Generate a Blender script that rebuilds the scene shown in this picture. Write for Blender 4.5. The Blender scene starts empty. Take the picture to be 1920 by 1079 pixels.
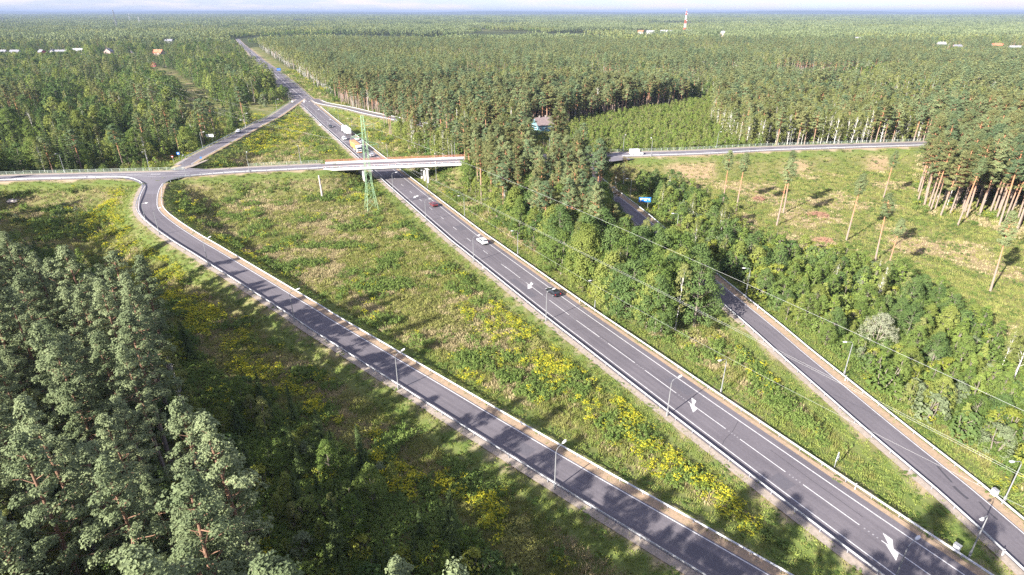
import bpy, math, random
import numpy as np

# ------------------------------------------------------------------ camera, sky, sun, exposure
S = bpy.context.scene
COL = S.collection
R = math.radians
CAM_H = 65.0
cam_d = bpy.data.cameras.new("camera")
cam_d.sensor_width = 36.0
cam_d.lens = 36.0 * 1100.0 / 1920.0
cam_d.clip_start = 0.5
cam_d.clip_end = 120000.0
cam = bpy.data.objects.new("camera", cam_d)
cam.location = (0, 0, CAM_H)
cam.rotation_euler = (R(90 - 25.195), 0, 0)
COL.objects.link(cam)
S.camera = cam

SUN_EL, SUN_AZ = 26.0, 227.0            # compass degrees, the sun stands behind the left shoulder
W = bpy.data.worlds.new("World")
S.world = W
W.use_nodes = True
wn = W.node_tree.nodes
wl = W.node_tree.links
wn.clear()
w_out = wn.new("ShaderNodeOutputWorld")
w_bg = wn.new("ShaderNodeBackground")
w_bg.inputs["Strength"].default_value = 0.15
w_sky = wn.new("ShaderNodeTexSky")
w_sky.sky_type = "NISHITA"
w_sky.sun_disc = False
w_sky.sun_elevation = R(SUN_EL)
w_sky.sun_rotation = R(SUN_AZ)
w_sky.altitude = 60
w_sky.air_density = 1.0
w_sky.dust_density = 0.3
w_sky.ozone_density = 2.0
w_tc = wn.new("ShaderNodeTexCoord")
w_map = wn.new("ShaderNodeMapping")
w_map.inputs["Scale"].default_value = (7, 7, 75)
w_noise = wn.new("ShaderNodeTexNoise")
w_noise.inputs["Scale"].default_value = 1.0
w_noise.inputs["Detail"].default_value = 7.0
w_noise.inputs["Roughness"].default_value = 0.62
w_ramp = wn.new("ShaderNodeValToRGB")
w_ramp.color_ramp.elements[0].position = 0.46
w_ramp.color_ramp.elements[1].position = 0.62
w_mix = wn.new("ShaderNodeMix")
w_mix.data_type = "RGBA"
w_mix.inputs["B"].default_value = (2.1, 1.93, 1.98, 1)
w_tint = wn.new("ShaderNodeMix")
w_tint.data_type = "RGBA"
w_tint.blend_type = "MULTIPLY"
w_tint.inputs["Factor"].default_value = 1.0
w_tint.inputs["B"].default_value = (0.55, 0.62, 0.9, 1)
w_veil = wn.new("ShaderNodeMix")
w_veil.data_type = "RGBA"
w_veil.inputs["Factor"].default_value = 0.72           # thin high cloud over the whole sky
w_veil.inputs["B"].default_value = (0.86, 0.95, 1.30, 1)
wl.new(w_tc.outputs["Generated"], w_map.inputs["Vector"])
wl.new(w_map.outputs["Vector"], w_noise.inputs["Vector"])
wl.new(w_noise.outputs["Fac"], w_ramp.inputs["Fac"])
wl.new(w_ramp.outputs["Color"], w_mix.inputs["Factor"])
wl.new(w_sky.outputs["Color"], w_tint.inputs["A"])
wl.new(w_tint.outputs["Result"], w_veil.inputs["A"])
wl.new(w_veil.outputs["Result"], w_mix.inputs["A"])
wl.new(w_mix.outputs["Result"], w_bg.inputs["Color"])
wl.new(w_bg.outputs["Background"], w_out.inputs["Surface"])

sun_d = bpy.data.lights.new("sun", "SUN")
sun_d.energy = 4.7
sun_d.angle = R(0.5)
sun_d.color = (1.0, 0.945, 0.86)
sun = bpy.data.objects.new("sun", sun_d)
sun.rotation_euler = (R(90 - SUN_EL), 0, R(-(SUN_AZ - 180)))
sun.location = (-100, -100, 200)
COL.objects.link(sun)

S.view_settings.view_transform = "Standard"
S.view_settings.look = "None"
S.view_settings.gamma = 1.0
S.view_settings.use_curve_mapping = False
S.view_settings.exposure = 1.9
S.render.engine = "CYCLES"
cy = S.cycles
cy.max_bounces = 5
cy.diffuse_bounces = 2
cy.glossy_bounces = 2
cy.transmission_bounces = 3
cy.transparent_max_bounces = 4
cy.volume_bounces = 0
cy.use_denoising = False
cy.sample_clamp_direct = 12.0
cy.sample_clamp_indirect = 4.0

rnd = random.Random(7)
NR = np.random.default_rng(11)

# ------------------------------------------------------------------ small helpers
def v2(p):
    return np.array(p[:2], float)

def fbm(x, y, scale, octaves=3, seed=0):
    """value noise, 0..1"""
    x = np.asarray(x, float) / scale
    y = np.asarray(y, float) / scale
    tot = np.zeros(np.broadcast(x, y).shape)
    amp, norm = 1.0, 0.0
    for o in range(octaves):
        xi, yi = np.floor(x), np.floor(y)
        fx, fy = x - xi, y - yi
        fx = fx * fx * (3 - 2 * fx)
        fy = fy * fy * (3 - 2 * fy)
        def h(a, b):
            t = np.sin(a * 127.1 + b * 311.7 + (seed + o) * 74.7) * 43758.5453
            return t - np.floor(t)
        v = (h(xi, yi) * (1 - fx) + h(xi + 1, yi) * fx) * (1 - fy) + (h(xi, yi + 1) * (1 - fx) + h(xi + 1, yi + 1) * fx) * fy
        tot += amp * v
        norm += amp
        amp *= 0.5
        x, y = x * 2.03 + 17.3, y * 2.03 - 9.1
    return tot / norm

def inpoly(x, y, poly):
    x = np.asarray(x); y = np.asarray(y)
    c = np.zeros(x.shape, bool)
    n = len(poly)
    for i in range(n):
        x1, y1 = poly[i][0], poly[i][1]
        x2, y2 = poly[(i + 1) % n][0], poly[(i + 1) % n][1]
        if y1 == y2:
            continue
        k = ((y1 > y) != (y2 > y)) & (x < (x2 - x1) * (y - y1) / (y2 - y1) + x1)
        c ^= k
    return c

def smooth(pts, step=4.0):
    """Catmull-Rom through 3-D points, resampled about every STEP metres"""
    P = [np.array(p, float) for p in pts]
    P = [2 * P[0] - P[1]] + P + [2 * P[-1] - P[-2]]
    out = []
    for i in range(1, len(P) - 2):
        a, b, c, d = P[i - 1:i + 3]
        n = max(1, int(np.linalg.norm(c - b) / step))
        for k in range(n):
            t = k / n
            out.append(0.5 * (2 * b + (c - a) * t + (2 * a - 5 * b + 4 * c - d) * t * t + (3 * b - a - 3 * c + d) * t ** 3))
    out.append(P[-2])
    return np.array(out)

def offset(pl, d):
    """parallel line, D metres to the right of the direction of travel"""
    t = np.gradient(pl[:, :2], axis=0)
    t /= np.linalg.norm(t, axis=1)[:, None]
    o = pl.copy()
    o[:, 0] += t[:, 1] * d
    o[:, 1] -= t[:, 0] * d
    return o

def arclen(pl):
    return np.concatenate([[0], np.cumsum(np.linalg.norm(np.diff(pl[:, :2], axis=0), axis=1))])

def on_line(pl, s, off=0.0):
    """point and heading at arc length S, OFF metres to the right"""
    L = arclen(pl)
    s = min(max(s, 0), L[-1] - 1e-3)
    i = int(np.searchsorted(L, s, side="right") - 1)
    i = min(i, len(pl) - 2)
    t = (s - L[i]) / (L[i + 1] - L[i])
    p = pl[i] * (1 - t) + pl[i + 1] * t
    d = pl[i + 1] - pl[i]
    a = math.atan2(d[1], d[0])
    return np.array([p[0] + math.sin(a) * off, p[1] - math.cos(a) * off, p[2]]), a

def cut(pl, s0, s1, step=3.0):
    L = arclen(pl)
    s1 = min(s1, L[-1] - .01)
    ss = np.linspace(s0, s1, max(2, int((s1 - s0) / step) + 1))
    return np.array([on_line(pl, s)[0] for s in ss])

def nearest(x, y, pl, capped=False):
    """distance to a polyline and its height at the nearest point"""
    best = np.full(x.shape, 1e9)
    zz = np.zeros(x.shape)
    side = np.zeros(x.shape)
    for a, b in zip(pl[:-1], pl[1:]):
        dx, dy = b[0] - a[0], b[1] - a[1]
        l2 = dx * dx + dy * dy
        if l2 < 1e-9:
            continue
        t = np.clip(((x - a[0]) * dx + (y - a[1]) * dy) / l2, 0, 1)
        d = np.hypot(x - a[0] - t * dx, y - a[1] - t * dy)
        m = d < best
        best = np.where(m, d, best)
        zz = np.where(m, a[2] + t * (b[2] - a[2]), zz)
        side = np.where(m, np.sign((x - a[0]) * dy - (y - a[1]) * dx), side)
    return best, zz, side

# ------------------------------------------------------------------ materials
MATS = {}
def mat(name, col, rough=0.8, metal=0.0, noise=None, spec=0.3):
    """plain or noise-varied surface; noise = (scale, second colour)"""
    if name in MATS:
        return MATS[name]
    m = bpy.data.materials.new(name)
    m.use_nodes = True
    nt = m.node_tree
    b = nt.nodes["Principled BSDF"]
    b.inputs["Base Color"].default_value = (*col, 1)
    b.inputs["Roughness"].default_value = rough
    b.inputs["Metallic"].default_value = metal
    b.inputs["Specular IOR Level"].default_value = spec
    if noise:
        tc = nt.nodes.new("ShaderNodeTexCoord")
        n = nt.nodes.new("ShaderNodeTexNoise")
        n.inputs["Scale"].default_value = noise[0]
        n.inputs["Detail"].default_value = 6
        n.inputs["Roughness"].default_value = 0.65
        r = nt.nodes.new("ShaderNodeValToRGB")
        r.color_ramp.elements[0].position = 0.32
        r.color_ramp.elements[1].position = 0.68
        r.color_ramp.elements[0].color = (*col, 1)
        r.color_ramp.elements[1].color = (*noise[1], 1)
        nt.links.new(tc.outputs["Object"], n.inputs["Vector"])
        nt.links.new(n.outputs["Fac"], r.inputs["Fac"])
        nt.links.new(r.outputs["Color"], b.inputs["Base Color"])
    MATS[name] = m
    return m

def leaf_mat(name, dark, light, trans=0.25, rand=0.5):
    """foliage: colour varies from leaf clump to leaf clump and from plant to plant"""
    m = bpy.data.materials.new(name)
    m.use_nodes = True
    nt = m.node_tree
    N, Lk = nt.nodes, nt.links
    N.clear()
    out = N.new("ShaderNodeOutputMaterial")
    at_ = N.new("ShaderNodeAttribute")
    at_.attribute_name = "tone"
    oi = N.new("ShaderNodeObjectInfo")
    mx = N.new("ShaderNodeMath"); mx.operation = "MULTIPLY_ADD"
    mx.inputs[1].default_value = 1 - rand
    m2 = N.new("ShaderNodeMath"); m2.operation = "MULTIPLY"
    m2.inputs[1].default_value = rand
    Lk.new(at_.outputs["Fac"], mx.inputs[0])
    Lk.new(oi.outputs["Random"], m2.inputs[0])
    Lk.new(m2.outputs[0], mx.inputs[2])
    mc = N.new("ShaderNodeMix"); mc.data_type = "RGBA"
    mc.inputs["A"].default_value = (*dark, 1)
    mc.inputs["B"].default_value = (*light, 1)
    Lk.new(mx.outputs[0], mc.inputs["Factor"])
    d = N.new("ShaderNodeBsdfDiffuse")
    t = N.new("ShaderNodeBsdfTranslucent")
    ms = N.new("ShaderNodeMixShader")
    ms.inputs[0].default_value = trans
    Lk.new(mc.outputs["Result"], d.inputs["Color"])
    Lk.new(mc.outputs["Result"], t.inputs["Color"])
    Lk.new(d.outputs[0], ms.inputs[1])
    Lk.new(t.outputs[0], ms.inputs[2])
    Lk.new(ms.outputs[0], out.inputs["Surface"])
    MATS[name] = m
    return m

def asphalt(name, a, b):
    m = bpy.data.materials.new(name)
    m.use_nodes = True
    nt = m.node_tree
    N, Lk = nt.nodes, nt.links
    bs = N["Principled BSDF"]
    bs.inputs["Roughness"].default_value = 0.85
    bs.inputs["Specular IOR Level"].default_value = 0.25
    uv = N.new("ShaderNodeUVMap")
    mp = N.new("ShaderNodeMapping")
    mp.inputs["Scale"].default_value = (1.5, 0.035, 1)
    n1 = N.new("ShaderNodeTexNoise"); n1.inputs["Scale"].default_value = 1.0; n1.inputs["Detail"].default_value = 5
    tc = N.new("ShaderNodeTexCoord")
    n2 = N.new("ShaderNodeTexNoise"); n2.inputs["Scale"].default_value = 2.2; n2.inputs["Detail"].default_value = 8; n2.inputs["Roughness"].default_value = 0.75
    n3 = N.new("ShaderNodeTexNoise"); n3.inputs["Scale"].default_value = 0.09; n3.inputs["Detail"].default_value = 3
    ad = N.new("ShaderNodeMath"); ad.operation = "ADD"
    ad2 = N.new("ShaderNodeMath"); ad2.operation = "ADD"
    sc = N.new("ShaderNodeMapRange")
    sc.inputs["From Min"].default_value = 1.2
    sc.inputs["From Max"].default_value = 1.8
    mc = N.new("ShaderNodeMix"); mc.data_type = "RGBA"
    mc.inputs["A"].default_value = (*a, 1); mc.inputs["B"].default_value = (*b, 1)
    Lk.new(uv.outputs["UV"], mp.inputs["Vector"]); Lk.new(mp.outputs[0], n1.inputs["Vector"])
    Lk.new(tc.outputs["Object"], n2.inputs["Vector"]); Lk.new(tc.outputs["Object"], n3.inputs["Vector"])
    Lk.new(n1.outputs["Fac"], ad.inputs[0]); Lk.new(n2.outputs["Fac"], ad.inputs[1])
    Lk.new(ad.outputs[0], ad2.inputs[0]); Lk.new(n3.outputs["Fac"], ad2.inputs[1])
    Lk.new(ad2.outputs[0], sc.inputs["Value"]); Lk.new(sc.outputs[0], mc.inputs["Factor"])
    Lk.new(mc.outputs["Result"], bs.inputs["Base Color"])
    MATS[name] = m
    return m

M_ASPH = asphalt("asphalt", (0.094, 0.085, 0.096), (0.144, 0.130, 0.142))
M_ASPH2 = asphalt("asphalt_pale", (0.115, 0.107, 0.122), (0.165, 0.152, 0.168))
M_PAINT = mat("road_paint", (0.66, 0.65, 0.64), 0.7, noise=(1.4, (0.40, 0.39, 0.40)))
M_PAINT_WORN = mat("road_paint_worn", (0.30, 0.29, 0.30), 0.8, noise=(3.0, (0.2, 0.19, 0.2)))
M_STAIN = mat("tar_stain", (0.055, 0.052, 0.06), 0.6)
M_GRAVEL = mat("gravel", (0.36, 0.25, 0.17), 0.95, noise=(1.6, (0.23, 0.18, 0.12)))
M_GRAVEL2 = mat("gravel_pale", (0.34, 0.28, 0.24), 0.95, noise=(1.6, (0.22, 0.19, 0.15)))
M_STEEL = mat("galvanised_steel", (0.55, 0.57, 0.60), 0.45, 0.35, noise=(0.9, (0.68, 0.69, 0.71)))
M_POST = mat("steel_post", (0.30, 0.31, 0.34), 0.6, 0.3)
M_POLE = mat("lamp_pole_grey", (0.27, 0.275, 0.285), 0.5, 0.2)
M_LAMP = mat("lamp_head_white", (0.62, 0.62, 0.62), 0.4)
M_CONC = mat("concrete", (0.50, 0.48, 0.46), 0.85, noise=(0.8, (0.40, 0.385, 0.37)))
M_CONC_W = mat("concrete_white", (0.68, 0.66, 0.64), 0.8, noise=(0.7, (0.55, 0.53, 0.51)))
M_RED = mat("railing_red", (0.40, 0.17, 0.12), 0.55)
M_PINK = mat("railing_faded_red", (0.36, 0.20, 0.17), 0.6)
M_RAILG = mat("railing_pale_green", (0.46, 0.54, 0.48), 0.5, 0.2)
M_PYLON = mat("pylon_green", (0.22, 0.345, 0.20), 0.5)
M_GLASSD = mat("insulator", (0.25, 0.28, 0.27), 0.3)
M_WIRE = mat("wire_aluminium", (0.5, 0.5, 0.48), 0.4, 0.3)
M_BLUE = mat("sign_blue", (0.02, 0.17, 0.62), 0.5)
M_WHITE = mat("white_paint", (0.80, 0.80, 0.80), 0.4)
M_SIGNR = mat("sign_red", (0.60, 0.04, 0.04), 0.5)
M_SIGNY = mat("sign_grey_back", (0.42, 0.43, 0.45), 0.5, 0.3)
M_BLACK = mat("black_rubber", (0.02, 0.02, 0.022), 0.8)
M_GLASS = mat("car_glass", (0.03, 0.035, 0.045), 0.12, 0.0, spec=0.7)
M_RIM = mat("wheel_rim", (0.45, 0.46, 0.48), 0.35, 0.6)
M_ORANGE = mat("truck_orange", (0.56, 0.235, 0.085), 0.5)
M_CARW = mat("car_white", (0.78, 0.79, 0.80), 0.25, spec=0.5)
M_CARK = mat("car_black", (0.015, 0.016, 0.02), 0.2, spec=0.6)
M_CARR = mat("car_dark_red", (0.13, 0.03, 0.035), 0.25, spec=0.6)
M_CARS = mat("car_silver", (0.52, 0.54, 0.56), 0.3, 0.4)
M_LIGHTR = mat("tail_light", (0.45, 0.02, 0.02), 0.3)
M_LIGHTW = mat("head_light", (0.75, 0.76, 0.78), 0.15)
M_ROCK = mat("boulder_stone", (0.36, 0.32, 0.30), 0.9, noise=(1.5, (0.25, 0.22, 0.2)))
M_BRUSH = mat("cut_brushwood", (0.23, 0.125, 0.085), 0.95, noise=(2.0, (0.31, 0.18, 0.12)))

# ------------------------------------------------------------------ object helpers
def tag(o, label=None, cat=None, group=None, kind=None):
    if label: o["label"] = label
    if cat: o["category"] = cat
    if group: o["group"] = group
    if kind: o["kind"] = kind
    return o

def empty(name, loc, rz=0.0):
    o = bpy.data.objects.new(name, None)
    o.location = [float(c) for c in loc]
    o.rotation_euler = (0, 0, rz)
    o.empty_display_size = 0.5
    COL.objects.link(o)
    return o

def mesh_np(name, V, F, mats, mi=None, tone=None, smooth_=False):
    me = bpy.data.meshes.new(name)
    V = np.asarray(V, float)
    me.from_pydata(V.tolist(), [], F if isinstance(F, list) else F.tolist())
    for m in (mats if isinstance(mats, (list, tuple)) else [mats]):
        me.materials.append(m)
    if mi is not None:
        me.polygons.foreach_set("material_index", np.asarray(mi, np.int32))
    if tone is not None:
        a = me.attributes.new("tone", "FLOAT", "FACE")
        a.data.foreach_set("value", np.asarray(tone, np.float32))
    if smooth_:
        me.polygons.foreach_set("use_smooth", [True] * len(me.polygons))
    me.update()
    return me

class MB:
    """collects boxes, tubes and prisms into one mesh"""
    def __init__(s):
        s.V, s.F, s.MI = [], [], []
    def add(s, V, F, mi=0):
        n = len(s.V)
        s.V += [tuple(map(float, v)) for v in V]
        s.F += [tuple(n + i for i in f) for f in F]
        s.MI += [mi] * len(F)
    def box(s, c, size, rz=0.0, mi=0, taper=1.0):
        hx, hy, hz = [q / 2 for q in size]
        ca, sa = math.cos(rz), math.sin(rz)
        V = []
        for z, k in ((-hz, 1.0), (hz, taper)):
            for x, y in ((-hx, -hy), (hx, -hy), (hx, hy), (-hx, hy)):
                x, y = x * k, y * k
                V.append((c[0] + x * ca - y * sa, c[1] + x * sa + y * ca, c[2] + z))
        s.add(V, [(3, 2, 1, 0), (4, 5, 6, 7), (0, 1, 5, 4), (1, 2, 6, 5), (2, 3, 7, 6), (3, 0, 4, 7)], mi)
    def tube(s, pts, rad, n=6, mi=0, cap=True):
        P = [np.array(p, float) for p in pts]
        rad = rad if hasattr(rad, "__len__") else [rad] * len(P)
        V, F = [], []
        for i, p in enumerate(P):
            d = P[min(i + 1, len(P) - 1)] - P[max(i - 1, 0)]
            d /= (np.linalg.norm(d) + 1e-9)
            u = np.cross(d, (0, 0, 1.0) if abs(d[2]) < 0.9 else (1.0, 0, 0))
            u /= np.linalg.norm(u)
            w = np.cross(d, u)
            for k in range(n):
                a = 2 * math.pi * k / n
                V.append(p + rad[i] * (math.cos(a) * u + math.sin(a) * w))
        for i in range(len(P) - 1):
            for k in range(n):
                F.append((i * n + k, i * n + (k + 1) % n, (i + 1) * n + (k + 1) % n, (i + 1) * n + k))
        if cap:
            F.append(tuple(range(n - 1, -1, -1)))
            F.append(tuple((len(P) - 1) * n + k for k in range(n)))
        s.add(V, F, mi)
    def prism(s, prof, y0, y1, mi=0, inset=None):
        """side outline (x, z) extruded across y; INSET(z) narrows it"""
        n = len(prof)
        f = inset or (lambda z: 0.0)
        V = [(x, y0 + f(z), z) for x, z in prof] + [(x, y1 - f(z), z) for x, z in prof]
        F = [tuple(range(n)), tuple(range(2 * n - 1, n - 1, -1))]
        F += [(i, n + i, n + (i + 1) % n, (i + 1) % n) for i in range(n)]
        s.add(V, F, mi)
    def mesh(s, name, mats):
        return mesh_np(name, s.V, s.F, mats, s.MI)
    def obj(s, name, mats, parent=None):
        o = bpy.data.objects.new(name, s.mesh(name, mats))
        COL.objects.link(o)
        if parent is not None:
            o.parent = parent
        return o

def link(name, me, parent=None, loc=None, rot=None, scale=None):
    o = bpy.data.objects.new(name, me)
    COL.objects.link(o)
    if parent is not None: o.parent = parent
    if loc is not None: o.location = [float(c) for c in loc]
    if rot is not None: o.rotation_euler = rot
    if scale is not None: o.scale = scale
    return o

def ribbon(name, left, right, m, dz=0.0, kind="structure", cols=1):
    """flat strip between two lines with equal counts of points; uv = metres across, along"""
    n = len(left)
    V, F, UV = [], [], []
    L = arclen((left + right) / 2)
    wd = np.linalg.norm((right - left)[:, :2], axis=1)
    for i in range(n):
        for k in range(cols + 1):
            t = k / cols
            p = left[i] * (1 - t) + right[i] * t
            V.append((p[0], p[1], p[2] + dz))
            UV.append((t * wd[i], L[i]))
    c1 = cols + 1
    for i in range(n - 1):
        for k in range(cols):
            a = i * c1 + k
            F.append((a, a + 1, a + c1 + 1, a + c1))
    me = mesh_np(name, V, F, m)
    uv = me.uv_layers.new(name="UVMap")
    li = np.zeros(len(me.loops), np.int32)
    me.loops.foreach_get("vertex_index", li)
    uv.data.foreach_set("uv", np.array(UV, np.float32)[li].ravel())
    o = link(name, me)
    if kind: o["kind"] = kind
    return o

def flat_poly(name, pts, m, dz):
    V = [(p[0], p[1], p[2] + dz) for p in pts]
    a = sum(V[i][0] * V[(i + 1) % len(V)][1] - V[(i + 1) % len(V)][0] * V[i][1] for i in range(len(V)))
    if a < 0:
        V.reverse()
    return mesh_np(name, V, [tuple(range(len(V)))], m)

# ------------------------------------------------------------------ the roads, in metres
Z0 = 6.8                                   # height of the crossing road
# highway: white edge lines, near to far
hw_c = [(66.6, 29, 0), (60.5, 39.5, 0), (54.4, 50.1, 0), (48.3, 60.6, 0), (45.6, 65.3, 0), (36.2, 82.0, 0), (31.7, 90.0, 0), (18.4, 114.1, 0), (12.1, 125.5, 0),
        (-10.4, 167.9, 0), (-13.8, 174.1, 0), (-57.2, 262.1, 0), (-95.5, 341.0, 0), (-110.5, 371.7, 0), (-130.3, 413.2, 0), (-155.0, 465.4, 0)]
HW = smooth(hw_c, 5.0)
_hl = offset(HW, -3.82)
_hr = offset(HW, 3.82)
far_l = [(-170.53, 487.67, 0.00), (-248.10, 641.15, 0.00), (-288.58, 728.77, 0.00), (-316.48, 793.24, 0.00), (-369.60, 908.40, 0.00), (-483.61, 1155.90, 0.00), (-588.57, 1377.89, 0.00), (-728.20, 1681.67, 0.00)]
far_r = [(-157.74, 487.67, 0.00), (-218.18, 621.10, 0.00), (-266.90, 722.22, 0.00), (-293.99, 777.98, 0.00), (-353.82, 898.41, 0.00), (-458.89, 1118.43, 0.00), (-582.20, 1377.89, 0.00), (-723.27, 1681.67, 0.00)]
HWL = np.vstack([_hl, np.array(far_l)])
HWR = np.vstack([_hr, np.array(far_r)])
HWF = (np.array(far_l) + np.array(far_r)) / 2
HWC = np.vstack([HW, HWF])
HS0 = float(arclen(HW)[np.argmin(np.hypot(HW[:, 0] - 54.4, HW[:, 1] - 50.1))])     # station zero at the picture's foot
def hw(s, off=0.0):
    return on_line(HWC, s + HS0, off)

# left ramp: its white line on the inner side, then the centre of the lane
ra = [(46, 40, 0), (30.60, 53.96, 0.00), (18.67, 64.50, 0.05), (14.42, 68.21, 0.10), (-3.42, 84.36, 0.20), (-11.27, 91.42, 0.40), (-41.29, 118.09, 1.30), (-48.06, 124.34, 1.60), (-84.27, 154.51, 4.60), (-88.92, 158.15, 5.00),
      (-101.28, 168.93, 6.00), (-111.29, 179.03, 6.50), (-116.32, 185.41, 6.70), (-119.92, 191.64, 6.80), (-123.80, 198.93, 6.80), (-128.06, 208.13, 6.80), (-130.84, 215.44, 6.80)]
RA = smooth(ra, 3.0)
RAC = offset(RA, -2.65)
# right ramp: white line on its outer (right) side
rb = [(73.5, 34, 0), (70.44, 58.80, 0.00), (69.65, 64.03, 0.00), (69.10, 67.32, 0.00), (66.14, 81.09, 0.00), (64.07, 92.07, 0.00), (61.09, 106.99, 0.10), (59.40, 116.57, 0.20), (51.92, 149.30, 1.20), (45.23, 186.19, 2.40), (37.82, 210.94, 4.40), (33.03, 226.25, 5.80), (31.05, 242.24, 6.80), (31.35, 252.87, 6.80)]
RB = smooth(rb, 4.0)
RBC = offset(RB, -2.55)
# crossing road on its bank
cr = [(-219.77, 217.73, 6.80), (-197.27, 222.43, 6.80), (-178.43, 224.84, 6.80), (-158.97, 226.89, 6.80), (-127.36, 230.67, 6.80), (-104.30, 236.77, 6.80), (-79.71, 241.77, 6.80), (-57.57, 246.01, 6.80), (-22.97, 251.87, 6.80), (35.67, 261.67, 6.80), (82.68, 268.23, 6.80), (119.90, 276.27, 6.80), (174.25, 284.13, 6.80), (207.90, 288.54, 6.80), (260.97, 293.07, 6.80)]
CR = smooth(cr, 4.0)
CRL = arclen(CR)
def cr_s(x):
    return float(np.interp(x, CR[:, 0], CRL))
BR0, BR1 = -78.0, -18.0                   # bridge deck from x to x
CR_W = CR[CR[:, 0] <= BR0]
CR_E = CR[CR[:, 0] >= BR1]
# upper left ramp, upper right ramp
rc = [(-137.83, 245.06, 6.80), (-139.14, 256.43, 6.80), (-143.54, 287.48, 5.60), (-153.69, 360.06, 3.00), (-158.63, 402.54, 1.60), (-169.72, 472.73, 0.20), (-174.71, 508.46, 0.00)]
RC = smooth(rc, 4.0)
rd = [(-162.06, 501.89, 0.00), (-147.56, 473.46, 0.30), (-118.54, 435.30, 2.20), (-94.25, 398.80, 4.00), (-63.95, 360.65, 5.40), (-28.18, 315.14, 6.60), (0.00, 279.24, 6.80), (11.96, 263.29, 6.80)]
RD = smooth(rd, 4.0)

FORM = [  # centre line, half width of the levelled formation, slope, name
    (HWC, 7.3, 0.5, "highway"), (RAC, 4.9, 0.52, "left ramp"), (RBC, 4.9, 0.5, "right ramp"),
    (CR_W, 6.9, 0.55, "crossing west"), (CR_E, 6.9, 0.55, "crossing east"), (RC, 4.6, 0.5, "upper left ramp"), (RD, 4.6, 0.5, "upper right ramp")]

def ground_z(x, y, want_d=False):
    x = np.asarray(x, float); y = np.asarray(y, float)
    base = -0.9 + 1.1 * fbm(x, y, 45, 3, 3) + 0.25 * fbm(x, y, 9, 2, 5)
    z = base.copy()
    dmin = np.full(x.shape, 1e9)
    near_ = (x > -520) & (x < 560) & (y > -60) & (y < 1700)
    xs, ys = x[near_], y[near_]
    zs = z[near_]
    dm = np.full(xs.shape, 1e9)
    top = np.full(xs.shape, -1e9)
    lev = np.full(xs.shape, np.nan)
    for pl, hwid, sl, nm in FORM:
        d, zr, sd = nearest(xs, ys, pl)
        e = d - hwid
        dm = np.minimum(dm, e)
        fill = zr - 0.12 - np.maximum(e, 0) * sl + np.where(e > 0, 0.25 * (fbm(xs, ys, 6, 2, 9) - .5), 0)
        zs = np.maximum(zs, fill)
        inside = e < 0.6
        lev = np.where(inside, np.fmax(lev, zr - 0.12), lev)
    zs = np.where(np.isnan(lev), zs, lev)
    # shallow ditch beside the level roads
    zs = np.where((dm > 2.5) & (dm < 5.5) & (zs < 0.3), zs - 0.35, zs)
    dh, _, _ = nearest(xs, ys, HW)
    zs = np.where(dh < 7.3, -0.12, zs)
    z[near_] = zs
    dmin[near_] = dm
    # low swells far away
    r = np.hypot(x, y)
    far = np.clip((r - 3000) / 6000, 0, 1)
    z = z + far * 26 * (fbm(x, y, 3800, 2, 21) - 0.42)
    return (z, dmin) if want_d else z

# ------------------------------------------------------------------ zones of vegetation (world outlines)
Z_FORE = [(-262, 215), (-238, 218), (-205, 186), (-170, 158), (-128, 126), (-104, 114), (-85, 108), (-71, 102), (-59, 88), (-51, 75), (-43, 60), (-32, 51), (-25, 42), (-10, 36), (6, 31), (26, 25), (44, 12), (58, -12), (-60, -30), (-220, 20), (-290, 120)]
Z_DARK = [(-150, 168), (-118, 150), (-98, 136), (-82.02, 120.50, 0.00), (-57.21, 98.22, 0.00), (-37.41, 83.12, 0.00), (-22.02, 72.40, 0.00), (-9.19, 62.52, 0.00), (0.00, 52.35, 0.00), (8, 40), (-25, 42), (-43, 60), (-59, 88), (-71, 102), (-104, 114), (-140, 140)]
Z_MID = [(-13.17, 260.50, 0.00), (-20.15, 235.65, 0.00), (-10.79, 208.01, 0.00), (0.00, 179.34, 0.00), (7.88, 160.92, 0.00), (16.71, 138.65, 0.00), (24.03, 123.16, 0.00), (32.33, 114.96, 0.00), (39.12, 113.52, 0.00), (45.28, 123.16, 0.00), (46.43, 135.44, 0.00), (43.92, 160.09, 0.00), (40.69, 184.51, 0.00), (35.62, 209.98, 0.00), (30.69, 239.78, 0.00), (14.56, 264.44, 0.00)]
Z_SHRUB = [(51.15, 234.04, 0.00), (49.70, 197.42, 0.00), (53.15, 165.22, 0.00), (60.43, 136.39, 0.00), (64.75, 117.93, 0.00), (67.56, 106.29, 0.00), (69.78, 94.17, 0.00), (74.34, 82.39, 0.00), (78.99, 69.45, 0.00), (83.55, 60.10, 0.00), (107.10, 81.66, 0.00), (104.85, 100.15, 0.00), (107.51, 117.93, 0.00), (104.39, 136.39, 0.00), (96.18, 152.11, 0.00), (85.07, 160.92, 0.00), (78.36, 167.89, 0.00), (73.97, 186.11, 0.00), (72.66, 221.80, 0.00), (62.27, 239.78, 0.00)]
Z_STAND = [(145.20, 202.91, 0.00), (147.45, 199.22, 0.00), (151.15, 196.83, 0.00), (157.85, 196.24, 0.00), (160.34, 192.19, 0.00), (159.09, 182.41, 0.00), (162.04, 172.50, 0.00), (168.84, 156.01, 0.00), (214.86, 164.34, 0.00), (312.52, 252.94, 0.00), (251.95, 295.26, 0.00), (207.73, 295.26, 0.00), (172.13, 244.03, 0.00)]
Z_SAPL = [(17.71, 276.90, 0.00), (37.54, 273.69, 0.00), (86.30, 277.99, 0.00), (122.33, 285.82, 0.00), (165.63, 421.88, 0.00), (162.68, 483.10, 0.00), (113.84, 446.61, 0.00), (76.96, 414.96, 0.00), (44.47, 385.25, 0.00), (27.26, 359.26, 0.00)]
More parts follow.
